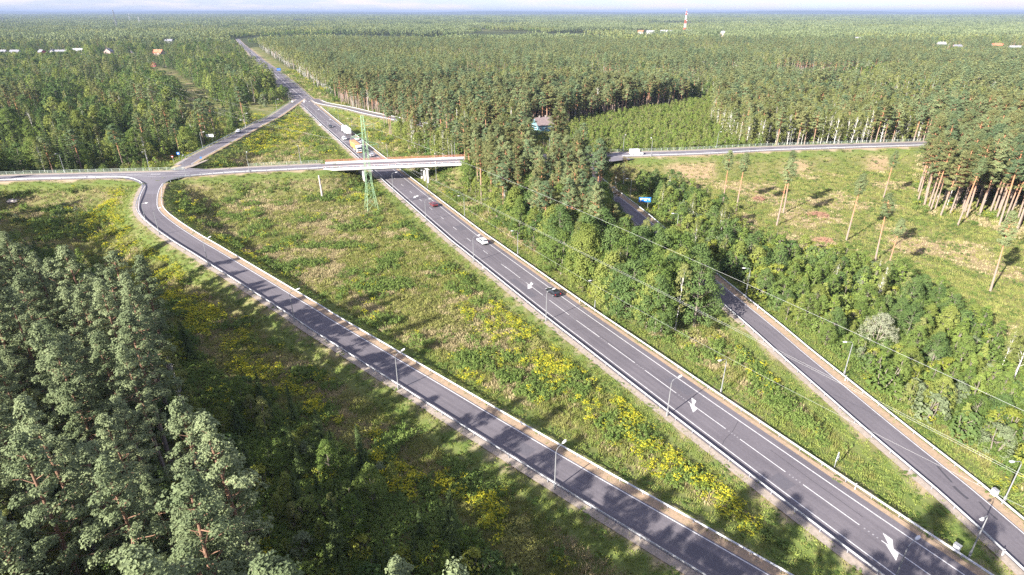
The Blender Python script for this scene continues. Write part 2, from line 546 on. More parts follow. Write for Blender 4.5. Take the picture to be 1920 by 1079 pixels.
Z_BIRCH = [(121.92, 369.99, 0.00), (114.10, 284.67, 0.00), (158.46, 290.47, 0.00), (202.12, 301.45, 0.00), (275.43, 421.88, 0.00), (235.52, 446.61, 0.00), (209.52, 489.21, 0.00), (157.79, 474.19, 0.00)]
Z_OPENL = [(-370.39, 651.65, 0.00), (-293.44, 540.17, 0.00), (-228.90, 421.88, 0.00), (-191.56, 352.42, 0.00), (-170.01, 333.27, 0.00), (-169.79, 366.35, 0.00), (-176.61, 451.88, 0.00), (-207.05, 483.10, 0.00), (-198.11, 429.03, 0.00), (-237.31, 489.21, 0.00), (-307.12, 602.21, 0.00), (-425.68, 777.98, 0.00), (-522.29, 879.05, 0.00), (-505.63, 817.24, 0.00)]
Z_CLEAR2 = [(275.79, 749.11, 0.00), (328.73, 709.46, 0.00), (381.62, 651.65, 0.00), (360.70, 588.75, 0.00), (306.49, 551.59, 0.00), (249.86, 602.21, 0.00)]
HOUSE = np.array((18.20, 357.53, 0.00))

def sample(poly, sp, rng):
    xs = [p[0] for p in poly]; ys = [p[1] for p in poly]
    gx, gy = np.meshgrid(np.arange(min(xs), max(xs), sp), np.arange(min(ys), max(ys), sp))
    x = gx.ravel() + rng.uniform(-.48, .48, gx.size) * sp
    y = gy.ravel() + rng.uniform(-.48, .48, gx.size) * sp
    k = inpoly(x, y, poly)
    return x[k], y[k]

# ------------------------------------------------------------------ ground sheet
def axis(lo, hi, step, far):
    a = np.arange(lo, hi + .1, step)
    g = [step * 1.3]
    while sum(g) < far:
        g.append(g[-1] * 1.22)
    c = np.cumsum(g)
    return np.concatenate([lo - c[::-1], a, hi + c])
gx = axis(-330, 370, 2.5, 60000)
gy = axis(-30, 480, 2.5, 60000)
gy = np.concatenate([gy[gy <= 482], np.arange(488, 1500, 9.0), gy[gy > 1508]])
gy = gy[gy > -2500]
gx = np.concatenate([gx[gx < -700], np.arange(-690, -332, 6.0), gx[gx > -331]])
X, Y = np.meshgrid(gx, gy)
Zt, Dt = ground_z(X.ravel(), Y.ravel(), True)
nx, ny = len(gx), len(gy)
idx = np.arange(nx * ny).reshape(ny, nx)
Fq = np.stack([idx[:-1, :-1], idx[:-1, 1:], idx[1:, 1:], idx[1:, :-1]], -1).reshape(-1, 4)
M_GROUND = bpy.data.materials.new("meadow_ground")
M_GROUND.use_nodes = True
nt = M_GROUND.node_tree
N, Lk = nt.nodes, nt.links
bs = N["Principled BSDF"]
bs.inputs["Roughness"].default_value = 1.0
bs.inputs["Specular IOR Level"].default_value = 0.05
tc = N.new("ShaderNodeTexCoord")
def gnoise(sc, det=5):
    n = N.new("ShaderNodeTexNoise"); n.inputs["Scale"].default_value = sc; n.inputs["Detail"].default_value = det; n.inputs["Roughness"].default_value = 0.65
    Lk.new(tc.outputs["Object"], n.inputs["Vector"]); return n
def gmix(fac, a, b):
    m = N.new("ShaderNodeMix"); m.data_type = "RGBA"
    Lk.new(fac, m.inputs["Factor"])
    for s_, v in (("A", a), ("B", b)):
        if isinstance(v, tuple): m.inputs[s_].default_value = (*v, 1)
        else: Lk.new(v, m.inputs[s_])
    return m.outputs["Result"]
def gramp(src, a, b):
    m = N.new("ShaderNodeMapRange"); m.inputs["From Min"].default_value = a; m.inputs["From Max"].default_value = b
    Lk.new(src, m.inputs["Value"]); return m.outputs[0]
def gattr(nm):
    a = N.new("ShaderNodeAttribute"); a.attribute_name = nm; return a.outputs["Fac"]
c1 = gmix(gramp(gnoise(0.9, 8).outputs["Fac"], .35, .65), (0.075, 0.095, 0.028), (0.15, 0.165, 0.055))
c2 = gmix(gramp(gnoise(0.07).outputs["Fac"], .42, .62), c1, (0.19, 0.17, 0.075))
c3 = gmix(gattr("dry"), c2, (0.27, 0.20, 0.12))
c4 = gmix(gattr("verge"), c3, (0.11, 0.15, 0.04))
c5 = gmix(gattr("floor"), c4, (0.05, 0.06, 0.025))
c6 = gmix(gattr("bare"), c5, gmix(gramp(gnoise(1.7, 8).outputs["Fac"], .3, .7), (0.42, 0.31, 0.22), (0.30, 0.24, 0.17)))
Lk.new(c6, bs.inputs["Base Color"])
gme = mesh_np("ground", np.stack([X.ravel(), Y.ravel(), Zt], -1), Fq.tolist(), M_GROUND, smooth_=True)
xf, yf = X.ravel(), Y.ravel()
rr = np.hypot(xf, yf)
def in_any(polys):
    k = np.zeros(xf.shape, bool)
    for p in polys: k |= inpoly(xf, yf, p)
    return k
Z_CUT = [(43.93, 283.54, 0.00), (129.63, 297.71, 0.00), (209.28, 313.22, 0.00), (176.09, 252.94, 0.00), (145.20, 202.91, 0.00), (159.09, 182.41, 0.00), (161.55, 160.09, 0.00), (91.63, 68.88, 0.00), (104.85, 100.15, 0.00), (107.51, 117.93, 0.00), (104.39, 136.39, 0.00), (96.18, 152.11, 0.00), (85.07, 160.92, 0.00), (78.36, 167.89, 0.00), (73.97, 186.11, 0.00), (72.26, 227.78, 0.00), (55.97, 252.94, 0.00)]
in_cut = inpoly(xf, yf, Z_CUT)
n_a = fbm(xf, yf, 14, 3, 31)
dry = np.where(in_cut, np.clip((n_a - .52) * 6, 0, 1), np.clip((n_a - .62) * 5, 0, .7))
verge = np.where((Dt > 0) & (Dt < 4.5), 1.0, 0.0) * np.clip(1.2 - Dt / 5, 0, 1)
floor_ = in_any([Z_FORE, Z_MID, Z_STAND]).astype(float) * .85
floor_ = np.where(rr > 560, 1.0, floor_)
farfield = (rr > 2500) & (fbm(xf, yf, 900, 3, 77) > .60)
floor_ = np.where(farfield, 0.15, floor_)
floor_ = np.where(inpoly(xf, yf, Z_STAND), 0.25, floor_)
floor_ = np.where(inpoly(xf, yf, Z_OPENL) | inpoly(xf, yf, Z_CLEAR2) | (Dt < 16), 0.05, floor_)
bare = np.where(Dt < -0.9, 1.0, 0.0)
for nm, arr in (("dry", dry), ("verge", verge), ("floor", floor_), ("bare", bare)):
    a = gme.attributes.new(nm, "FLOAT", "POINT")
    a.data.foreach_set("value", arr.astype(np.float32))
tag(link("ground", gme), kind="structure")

# ------------------------------------------------------------------ carriageways, verges and painted lines
def road(name, pl, a, b, m=M_ASPH, dz=0.0, cols=2):
    return ribbon(name, offset(pl, a), offset(pl, b), m, dz, cols=cols)
def line(name, pl, off, w, dz=0.008, m=None):
    return ribbon(name, offset(pl, off - w / 2), offset(pl, off + w / 2), m or M_PAINT, dz)

L_far = offset(HWL, -1.9)
R_far = offset(HWR, 1.35)
ribbon("highway", L_far, R_far, M_ASPH, 0.0, cols=4)
line("highway_edge_line", HWL, 0, 0.17)
line("highway_edge_line", HWR, 0, 0.17)
ribbon("gravel_verge", offset(HWR, 1.355), offset(HWR, 2.35), M_GRAVEL, -0.02)
ribbon("gravel_verge", offset(HWL, -3.4), offset(HWL, -1.905), M_GRAVEL2, -0.02)

def joined_quads(name, quads, m, dz):
    V, F = [], []
    for q in quads:
        n = len(V)
        V += [(p[0], p[1], p[2] + dz) for p in q]
        F.append(tuple(range(n, n + len(q))))
    return tag(link(name, mesh_np(name, V, F, m)), kind="structure")
def dash(s0, s1, off, w, fn=hw):
    a, _ = fn(s0, off - w / 2); b, _ = fn(s0, off + w / 2); c, _ = fn(s1, off + w / 2); d, _ = fn(s1, off - w / 2)
    return [a, b, c, d]
qd, qw = [], []
s = 8.5 - 12 - 12
while s < 110:
    s += 12
    qd.append(dash(s - 8.9, s, 0.03, 0.15))
    for k in range(4):
        qw.append(dash(s + .45 + k * .6, s + .65 + k * .6, 0.03, 0.24))
s = 115.3
while s < 345:
    qd.append(dash(s, s + 3.2, -0.1, 0.15))
    s += 12.0
for s in np.arange(345, 470, 6):
    qd.append(dash(s, s + 3.2, -0.1, 0.15))
joined_quads("lane_dash_marking", qd, M_PAINT, 0.008)
joined_quads("worn_lane_marking", qw, M_PAINT_WORN, 0.008)
# junction lane lines further up
Lj = arclen(HWF)
qj = []
for s in np.arange(2, Lj[-1] - 30, 12):
    for f in (-3.6, 3.6):
        a, _ = on_line(HWF, s, f - .1); b, _ = on_line(HWF, s, f + .1); c, _ = on_line(HWF, s + 4, f + .1); d, _ = on_line(HWF, s + 4, f - .1)
        qj.append([a, b, c, d])
joined_quads("junction_lane_marking", qj, M_PAINT, 0.008)
line("junction_centre_line", HWF, 0.0, 0.3)

# arrows painted on the centre line
def arrow(poly, nm="lane_arrow_marking"):
    o = link(nm, flat_poly(nm, poly, M_PAINT, 0.014))
    o["kind"] = "structure"
arrow([(51.08, 58.76, 0.00), (51.75, 57.64, 0.00), (50.90, 55.89, 0.00), (51.25, 55.36, 0.00), (50.22, 54.21, 0.00), (50.37, 56.82, 0.00), (50.66, 56.43, 0.00)])
arrow([(33.38, 90.12, 0.00), (33.97, 88.96, 0.00), (33.24, 87.75, 0.00), (33.44, 86.56, 0.00), (32.44, 85.57, 0.00), (32.52, 88.15, 0.00), (32.94, 87.91, 0.00)])
arrow([(5.05, 141.73, 0.00), (5.65, 140.38, 0.00), (4.96, 139.15, 0.00), (5.13, 137.94, 0.00), (4.07, 137.26, 0.00), (4.13, 140.14, 0.00), (4.55, 139.54, 0.00)])
arrow([(-36.84, 223.12, 0.00), (-36.33, 221.80, 0.00), (-37.24, 220.21, 0.00), (-37.13, 219.06, 0.00), (-38.11, 218.78, 0.00), (-38.02, 221.95, 0.00), (-37.60, 221.66, 0.00)])
arrow([(-122.27, 382.89, 0.00), (-121.08, 381.72, 0.00), (-119.95, 375.58, 0.00), (-121.63, 379.01, 0.00), (-122.24, 377.10, 0.00)])

# ramps
road("left_ramp", RAC, -3.05, 2.95)
line("left_ramp_line", RAC, 2.65, 0.17)
line("left_ramp_line", RAC, -2.72, 0.16)
ribbon("gravel_verge", offset(RAC, 2.955), offset(RAC, 4.5), M_GRAVEL, -0.02)
ribbon("gravel_verge", offset(RAC, -4.4), offset(RAC, -3.055), M_GRAVEL2, -0.02)
road("right_ramp", RBC, -3.0, 2.75)
line("right_ramp_line", RBC, 2.5, 0.15)
ribbon("gravel_verge", offset(RBC, 2.755), offset(RBC, 4.5), M_GRAVEL, -0.02)
ribbon("gravel_verge", offset(RBC, -4.3), offset(RBC, -3.005), M_GRAVEL2, -0.02)
road("upper_left_ramp", RC, -3.0, 3.0)
line("upper_left_ramp_line", RC, 2.7, 0.2)
line("upper_left_ramp_line", RC, -2.7, 0.2)
ribbon("gravel_verge", offset(RC, 3.005), offset(RC, 4.6), M_GRAVEL, -0.02)
ribbon("gravel_verge", offset(RC, -4.2), offset(RC, -3.005), M_GRAVEL2, -0.02)
road("upper_right_ramp", RD, -2.8, 2.8)
ribbon("gravel_verge", offset(RD, 2.805), offset(RD, 4.6), M_GRAVEL2, -0.02)
ribbon("gravel_verge", offset(RD, -4.0), offset(RD, -2.805), M_GRAVEL2, -0.02)
road("crossing_road", CR, -3.9, 3.8, M_ASPH2, 0.006, cols=3)
line("crossing_road_line", CR, -3.6, 0.18, 0.014)
line("crossing_road_line", CR, 3.5, 0.18, 0.014)
qc = []
for s in np.arange(6, CRL[-1] - 6, 9):
    a, _ = on_line(CR, s, -.1); b, _ = on_line(CR, s, .1); c, _ = on_line(CR, s + 5.5, .1); d, _ = on_line(CR, s + 5.5, -.1)
    qc.append([a, b, c, d])
joined_quads("crossing_dash_marking", qc, M_PAINT, 0.014)
for seg in (CR_W, CR_E):
    ribbon("pale_verge", offset(seg, -6.3), offset(seg, -3.905), M_GRAVEL2, -0.02)
    ribbon("gravel_verge", offset(seg, 3.805), offset(seg, 4.9), M_GRAVEL2, -0.02)
# mouths of the ramps at the crossing road
def apron(pts, dz=0.0):
    o = link("junction_apron", flat_poly("junction_apron", pts, M_ASPH2, dz)); o["kind"] = "structure"
apron([(-154.65, 221.63, 6.80), (-149.91, 222.27, 6.80), (-144.69, 219.66, 6.80), (-140.68, 216.58, 6.80), (-136.51, 211.73, 6.80), (-133.26, 206.72, 6.80), (-130.33, 201.24, 6.80), (-124.88, 201.24, 6.80), (-128.06, 208.13, 6.80), (-130.03, 213.94, 6.80), (-130.57, 219.66, 6.80), (-127.71, 224.03, 6.80), (-122.36, 226.89, 6.80), (-116.18, 229.40, 6.80), (-133.95, 231.10, 6.80)], 0.003)
apron([(-138.80, 235.44, 6.80), (-138.31, 246.01, 6.80), (-141.97, 256.94, 6.80), (-136.12, 256.94, 6.80), (-134.02, 245.06, 6.80), (-133.47, 239.48, 6.80), (-121.48, 236.33, 6.80), (-130.35, 232.38, 6.80)], 0.003)
apron([(31.23, 253.88, 6.80), (30.14, 237.99, 6.50), (34.51, 237.99, 6.50), (36.98, 245.06, 6.80), (42.27, 250.38, 6.80), (53.60, 255.91, 6.80), (42.72, 261.14, 6.80)], 0.003)
# traffic island and hatched line at the ramp mouth
isl = MB()
ip = [(-135.79, 239.30, 6.80), (-133.18, 238.03, 6.80), (-132.08, 241.13, 6.80), (-131.38, 250.87, 6.80), (-131.65, 254.38, 6.80), (-132.56, 252.87, 6.80), (-133.37, 246.49, 6.80)]
V = [(p[0], p[1], 6.78) for p in ip] + [(p[0], p[1], 6.95) for p in ip]
nI = len(ip)
isl.add(V, [tuple(range(nI, 2 * nI))] + [(i, (i + 1) % nI, nI + (i + 1) % nI, nI + i) for i in range(nI)])
tag(isl.obj("traffic_island", [M_GRAVEL2]), kind="structure")
line("turn_lane_line", smooth([(-196.96, 222.03, 6.80), (-174.17, 224.68, 6.80), (-159.12, 227.14, 6.80), (-139.36, 229.31, 6.80)], 4), -0.6, 0.25, 0.018)
line("turn_lane_line", smooth([(-195.90, 220.68, 6.80), (-173.06, 223.07, 6.80), (-158.04, 225.41, 6.80), (-138.91, 228.47, 6.80)], 4), 0.3, 0.25, 0.018)
# long tar stains on the right ramp
for pts, w in (([(67.20, 71.91, 0.00), (67.12, 69.91, 0.00), (67.12, 68.32, 0.00)], .3), ([(66.83, 67.54, 0.00), (66.90, 66.23, 0.00), (67.20, 64.96, 0.00)], .45), ([(68.47, 64.44, 0.00), (68.38, 62.82, 0.00), (68.59, 61.05, 0.00)], .25), ([(56.76, 128.18, 0.30), (57.15, 123.95, 0.30), (58.46, 117.57, 0.20)], .25), ([(61.48, 100.54, 0.00), (62.26, 97.28, 0.00), (62.73, 95.25, 0.00)], .2)):
    line("tar_stain", smooth(pts, 2), 0, w, 0.008, M_STAIN)

M_SEAL = mat("crack_sealant", (0.045, 0.042, 0.046), 0.7)
M_PATCH = mat("asphalt_patch", (0.083, 0.077, 0.090), 0.9, noise=(2.5, (0.105, 0.098, 0.112)))
for k, (s0, o0, s1, o1) in enumerate(((33, -3.6, 36, 3.4), (77, -3.5, 75, 5.0), (110, -5, 112, 4.5), (142, -3.4, 139.5, 3.6), (168, -5, 171, 5), (58, .2, 74, .5), (118, .1, 140, -.1), (12, 1.9, 28, 2.2))):
    n_ = 7
    pts = []
    for i in range(n_):
        t = i / (n_ - 1)
        pts.append(hw(s0 + (s1 - s0) * t + rnd.uniform(-.25, .25), o0 + (o1 - o0) * t + rnd.uniform(-.12, .12))[0])
    line("crack_seal", smooth(pts, 1.5), 0, .07, 0.006, M_SEAL)
for s0, s1, o0, o1 in ((46, 52, 1.2, 3.4), (96, 108, -3.3, -1.4), (150, 155, .6, 3.4), (21, 24, -3.4, -1.0)):
    joined_quads("asphalt_patch", [dash(s0, s1, (o0 + o1) / 2, o1 - o0)], M_PATCH, 0.004)
for s0, s1 in ((20, 31), (55, 59), (84, 97), (118, 121)):
    a0, _ = on_line(RAC, s0, -1.2); a1, _ = on_line(RAC, s1, -1.2); b0, _ = on_line(RAC, s0, 1.0); b1, _ = on_line(RAC, s1, 1.0)
    joined_quads("asphalt_patch", [[a0, b0, b1, a1]], M_PATCH, 0.006)

# ------------------------------------------------------------------ guard rails
POST_ME = None
def guard_rail(label, pl, side, spacing=4.0, single_posts=0, hrail=0.75, group="guard rails along the roads"):
    """W-shaped beam on steel posts; SIDE is where the road lies (+1 right of the line's direction)"""
    global POST_ME
    o = empty("guard_rail", pl[0])
    tag(o, label, "guard rail", group)
    base = pl[0].copy()
    t = np.gradient(pl[:, :2], axis=0)
    t /= np.linalg.norm(t, axis=1)[:, None]
    nrm = np.stack([t[:, 1], -t[:, 0]], 1) * side
    prof = [(-.02, hrail), (.06, hrail - .04), (.06, hrail - .1), (-.0, hrail - .155), (.06, hrail - .21), (.06, hrail - .27), (-.02, hrail - .31), (-.05, hrail - .155)]
    n, k = len(pl), len(prof)
    V, F = [], []
    for i in range(n):
        for a, h in prof:
            V.append((pl[i, 0] + nrm[i, 0] * a - base[0], pl[i, 1] + nrm[i, 1] * a - base[1], pl[i, 2] + h - base[2]))
    for i in range(n - 1):
        for j in range(k):
            F.append((i * k + j, i * k + (j + 1) % k, (i + 1) * k + (j + 1) % k, (i + 1) * k + j))
    link("beam", mesh_np("beam", V, F, M_STEEL), o)
    if POST_ME is None:
        b = MB(); b.box((0, 0, .2), (.1, .13, 1.0)); POST_ME = b.mesh("post", [M_POST])
    L = arclen(pl)
    mb = MB()
    c = 0
    for s in np.arange(1.0, L[-1] - .5, spacing):
        p, a = on_line(pl, s, -side * .1)
        q = p - base
        if c < single_posts:
            link("post", POST_ME, o, q, (0, 0, a))
        else:
            mb.box((q[0], q[1], q[2] + .2), (.1, .13, 1.0), a)
        c += 1
    if mb.V:
        x = mb.obj("post", [M_POST], o)
        x["kind"] = "stuff"
    return o

HWS = cut(HWC, 1.0, HS0 + 452, 4.0)
guard_rail("long galvanised guard rail along the grass edge of the highway", offset(HWS, -5.75), 1, 4.0, 60)
guard_rail("long galvanised guard rail along the sandy wooded edge of the highway", offset(HWS, 6.2), -1, 4.0, 60)
A_left = np.vstack([offset(RAC, -3.25)[:-6], np.array([(-134.87, 209.56, 6.80), (-137.97, 213.94, 6.80), (-141.34, 217.73, 6.80), (-145.38, 220.84, 6.80), (-150.11, 222.59, 6.80), (-155.43, 221.23, 6.80)])])
A_left = smooth(A_left[::2].tolist() + [on_line(CR, cr_s(A_left[-1][0] - 8), 4.5)[0].tolist()], 3.0)
guard_rail("guard rail on the outer edge of the shaded curving ramp", A_left, 1, 4.0, 70)
west = cut(CR, 2, cr_s(A_left[-1][0]) - 1, 4)
guard_rail("guard rail on the near edge of the crossing road before the curving ramp", offset(west, 4.5), -1, 4, 20)
A_right = np.vstack([offset(RAC, 4.1)[:-5], np.array([(-127.18, 208.13, 6.80), (-129.03, 213.57, 6.80), (-129.45, 218.89, 6.80), (-126.78, 223.23, 6.80), (-120.92, 226.07, 6.80)])])
A_right = smooth(A_right[::2].tolist() + [on_line(CR, cr_s(-112), 4.6)[0].tolist(), on_line(CR, cr_s(BR0), 4.6)[0].tolist()], 3.0)
guard_rail("guard rail on the inner sandy edge of the curving ramp, running up to the bridge", A_right, -1, 4.0, 70)
RBS = cut(RBC, 1, arclen(RBC)[-1] - 12, 4)
guard_rail("guard rail on the straight ramp's edge beside the grass wedge", offset(RBS, -3.3), 1, 4, 50)
guard_rail("guard rail on the straight ramp's edge beside the bushes", offset(RBS, 4.2), -1, 4, 50)
east = cut(CR, cr_s(48), cr_s(215), 4)
guard_rail("guard rail on the near edge of the crossing road above the cleared field", offset(east, 4.6), -1, 4, 40)
RCS = cut(RC, 12, arclen(RC)[-1] - 16, 4)
guard_rail("guard rail on the ramp climbing behind the crossing road", offset(RCS, -4.0), 1, 4, 0)
RDS = cut(RD, 14, arclen(RD)[-1] - 10, 4)
guard_rail("guard rail on the far edge of the narrow ramp in front of the tall forest", offset(RDS, -3.6), 1, 4, 0)
guard_rail("guard rail on the near edge of the narrow ramp in front of the tall forest", offset(RDS, 3.6), -1, 4, 0)

# pale green pedestrian railing on the far side of the crossing road
def railing(label, pl, m, hgt=1.1, rails=(1.1, .62, .18), spacing=2.6, rw=.035, name="railing", cat="railing", group="railings along the crossing road"):
    o = empty(name, pl[0])
    tag(o, label, cat, group)
    base = pl[0]
    for h in rails:
        b = MB(); b.tube([p - base + np.array([0, 0, h]) for p in pl], rw, 5)
        b.obj("rail", [m], o)
    pb = MB(); pb.box((0, 0, hgt / 2), (.09, .09, hgt)); pm = pb.mesh("post", [m])
    for s in np.arange(0.2, arclen(pl)[-1], spacing):
        p, a = on_line(pl, s)
        link("post", pm, o, p - base, (0, 0, a))
    return o
cw = cut(CR, 4, cr_s(-132), 4)
railing("pale green pedestrian railing on the far side of the crossing road before the yield sign", offset(cw, -6.4), M_RAILG, spacing=3)
cw2 = cut(CR, cr_s(-108), cr_s(BR0 - 1), 4)
railing("pale green pedestrian railing between the traffic island and the bridge", offset(cw2, -6.4), M_RAILG, spacing=3)
ce = cut(CR, cr_s(40), cr_s(205), 4)
railing("pale green pedestrian railing on the far side of the crossing road behind the white van", offset(ce, -6.4), M_RAILG, spacing=3)

# ------------------------------------------------------------------ the bridge
BRL = cut(CR, cr_s(BR0), cr_s(BR1), 3.0)
bm_ = on_line(BRL, 0)[0]
br = empty("overpass_bridge", (bm_[0], bm_[1], 0))
tag(br, "long concrete overpass with red railings carrying the crossing road over the highway", "bridge")
O0 = np.array([bm_[0], bm_[1], 0])
def slab(name, a, b, z0, z1, m, pl=BRL, par=br):
    lt, rt = offset(pl, a), offset(pl, b)
    V, F = [], []
    for i in range(len(pl)):
        for p, z in ((lt[i], z1), (rt[i], z1), (rt[i], z0), (lt[i], z0)):
            V.append((p[0] - O0[0], p[1] - O0[1], z))
    for i in range(len(pl) - 1):
        for j in range(4):
            F.append((4 * i + j, 4 * i + (j + 1) % 4, 4 * i + 4 + (j + 1) % 4, 4 * i + 4 + j))
    F += [(3, 2, 1, 0), tuple(4 * (len(pl) - 1) + j for j in range(4))]
    return link(name, mesh_np(name, V, F, m), par)
slab("deck_slab", -6.0, 5.2, 6.25, 6.72, M_CONC)
slab("girder", -4.6, -1.2, 5.35, 6.24, M_CONC)
slab("girder", 0.6, 4.0, 5.35, 6.24, M_CONC)
slab("edge_beam", 5.205, 5.6, 6.1, 7.0, M_CONC_W)
slab("edge_beam", -6.4, -6.005, 6.1, 7.0, M_CONC_W)
slab("walkway", -6.0, -3.95, 6.73, 6.86, M_CONC_W)
slab("walkway", 3.95, 5.2, 6.73, 6.86, M_CONC_W)
pil = MB(); pil.tube([(0, 0, -.4), (0, 0, 5.05)], .55, 12); PIL = pil.mesh("pillar", [M_CONC_W])
_, HA = hw(225)
skew = np.array([math.cos(HA), math.sin(HA)])
for px_, py_ in ((-61.57, 240.62, 0.00)[:2], (-35.35, 243.17, 0.00)[:2]):
    c0 = np.array([px_, py_])
    for k in range(3):
        p = c0 + skew * (k * 4.0)
        link("pillar", PIL, br, (p[0] - O0[0], p[1] - O0[1], 0))
    cc = c0 + skew * 4.0
    b = MB(); b.box((cc[0] - O0[0], cc[1] - O0[1], 5.2), (10.0, 1.1, .28), HA); b.obj("pillar_cap", [M_CONC], br)
for x_ in (BR0 + 1.2, BR1 - 1.2):
    p, a = on_line(CR, cr_s(x_))
    b = MB(); b.box((p[0] - O0[0], p[1] - O0[1], 4.6), (1.6, 11.2, 3.2), a); b.obj("abutment", [M_CONC], br)
    sgn = -1 if x_ < -40 else 1
    q, a = on_line(CR, cr_s(x_ + sgn * 2.6), 5.0)
    b = MB(); b.prism([(-2.4 * sgn, 6.6), (4.5 * sgn, 6.6), (4.5 * sgn, 6.0), (-2.4 * sgn, 4.2)], -.2, .2)
    w = b.obj("wing_wall", [M_CONC_W], br); w.location = (q[0] - O0[0], q[1] - O0[1], 0); w.rotation_euler = (0, 0, a)
def bridge_rail(off, m, rails, hgt, sp):
    pl = offset(BRL, off)
    for h in rails:
        b = MB()
        b.tube([p - O0 + np.array([0, 0, h]) for p in pl], .05, 5)
        b.obj("handrail", [m], br)
    pb = MB(); pb.box((0, 0, hgt / 2), (.11, .11, hgt)); pm = pb.mesh("railing_post", [m])
    for s_ in np.arange(0.3, arclen(pl)[-1], sp):
        p, a = on_line(pl, s_)
        link("railing_post", pm, br, (p - O0 + np.array([0, 0, .1])), (0, 0, a))
bridge_rail(-6.2, M_RED, (1.3, 1.08, .86, .64, .42), 1.2, 2.4)
bridge_rail(5.4, M_PINK, (1.25,), 1.15, 2.4)
for off in (-3.98, 4.4):
    pl = offset(BRL, off)
    b = MB(); b.tube([p - O0 + np.array([0, 0, .72]) for p in pl], .11, 5)
    b.obj("safety_barrier", [M_STEEL], br)
    pb = MB(); pb.box((0, 0, .36), (.12, .12, .72)); pm = pb.mesh("barrier_post", [M_CONC_W])
    for s_ in np.arange(1.0, arclen(pl)[-1], 2.8):
        p, a = on_line(pl, s_); link("barrier_post", pm, br, (p - O0), (0, 0, a))
# paved slopes under the bridge ends
for (x0_, sg) in ((BR0 - 1.0, 1), (BR1 + 1.0, -1)):
    p, a = on_line(CR, cr_s(x0_))
    d = np.array([math.cos(a), math.sin(a)]) * sg
    nrm = np.array([-math.sin(a), math.cos(a)])
    V = []
    for t in (0, 11.2):
        for w_ in (-6.0, 6.0):
            q = p[:2] + d * (t + 2.6) + nrm * w_
            V.append((q[0], q[1], 6.0 - t * .54))
    o = link("paved_slope", mesh_np("paved_slope", V, [(0, 1, 3, 2)], M_GRAVEL2)); o["kind"] = "structure"

# ------------------------------------------------------------------ street lamps
def lamp_meshes(h, arm, head):
    a = MB(); a.tube([(0, 0, -.3), (0, 0, h * .5), (0, 0, h)], [.1, .085, .06], 8)
    a.box((0, 0, .5), (.24, .24, 1.0))
    b = MB(); b.tube([(0, 0, h), (.12, 0, h + .35), (.45, 0, h + .6), (arm, 0, h + .75)], [.055, .05, .045, .04], 6)
    c = MB()
    prof = [(arm - .1, .02), (arm + .15, .16), (arm + .62, .19), (arm + .78, .1), (arm + .8, .0)]
    V = []
    for x, w in prof:
        for y, z in ((-w - .03, 0), (-w * .7, .13), (w * .7, .13), (w + .03, 0)):
            V.append((x, y, h + .72 + z + (x - arm) * .12))
    F = []
    for i in range(4):
        for j in range(4):
            F.append((4 * i + j, 4 * i + (j + 1) % 4, 4 * i + 4 + (j + 1) % 4, 4 * i + 4 + j))
    F += [(3, 2, 1, 0), (16, 17, 18, 19)]
    c.add(V, F)
    return a.mesh("pole", [M_POLE]), b.mesh("arm", [M_POLE]), c.mesh("lamp_head", [M_LAMP])
LM = lamp_meshes(7.0, 1.5, .8)
def lamp(p, ang, label, group, sc=1.0):
    o = empty("street_lamp", p, ang)
    tag(o, label, "street lamp", group)
    o.scale = (sc, sc, sc)
    for nm, me in zip(("pole", "arm", "lamp_head"), LM):
        link(nm, me, o)
    return o
ORD = ["first", "second", "third", "fourth", "fifth", "sixth", "seventh", "eighth", "ninth", "tenth", "eleventh", "twelfth", "thirteenth"]
gl = "street lamps along the highway"
for k, s in enumerate((3.6, 43.2, 83.6, 123.8, 163.8, 204, 263, 303, 343, 385, 425)):
    p, a = hw(s, -6.35)
    lamp(p, a - math.pi / 2, f"grey street lamp on the highway's inner edge, {ORD[k]} counting up", gl)
for k, s in enumerate((1.2, 43.6, 83.6, 122.8, 163, 203, 263, 303, 343, 385, 425)):
    p, a = hw(s, 7.5)
    p[2] = float(ground_z(np.array([p[0]]), np.array([p[1]]))[0])
    lamp(p, a + math.pi / 2, f"grey street lamp on the highway's wooded side, {ORD[k]} counting up", gl)
Lq = arclen(RAC)
ra_px = [(6.25, 68.21, 0.10), (-20.67, 93.45, 0.50), (-48.37, 117.54, 1.60), (-76.92, 144.34, 4.40), (-101.11, 163.70, 6.00), (-109.70, 168.93, 6.00)]
for k, q in enumerate(ra_px[:5]):
    d, z, sd = nearest(np.array([q[0]]), np.array([q[1]]), RAC)
    i = int(np.argmin(np.hypot(RAC[:, 0] - q[0], RAC[:, 1] - q[1])))
    p, a = on_line(RAC, Lq[i], -3.75)
    lamp(p, a - math.pi / 2, f"street lamp leaning over the shaded curving ramp, {ORD[k]} counting up", "street lamps along the curving ramp")
q = (-111.83, 172.29, 5.00)
lamp((q[0] - 1, q[1], 4.6), R(-5), "street lamp on the green bank left of the curving ramp's top bend", "street lamps along the curving ramp")
rb_px = [(72.06, 62.72, 0.00), (65.04, 97.46, 0.00), (58.55, 132.95, 0.60), (52.18, 172.36, 2.00), (43.65, 206.12, 4.00)]
Lb = arclen(RBC)
for k, q in enumerate(rb_px):
    i = int(np.argmin(np.hypot(RBC[:, 0] - q[0], RBC[:, 1] - q[1])))
    p, a = on_line(RBC, Lb[i], 5.0)
    lamp(p, a + math.pi / 2, f"street lamp beside the straight ramp and the bushes, {ORD[k]} counting up", "street lamps along the right-hand ramp")
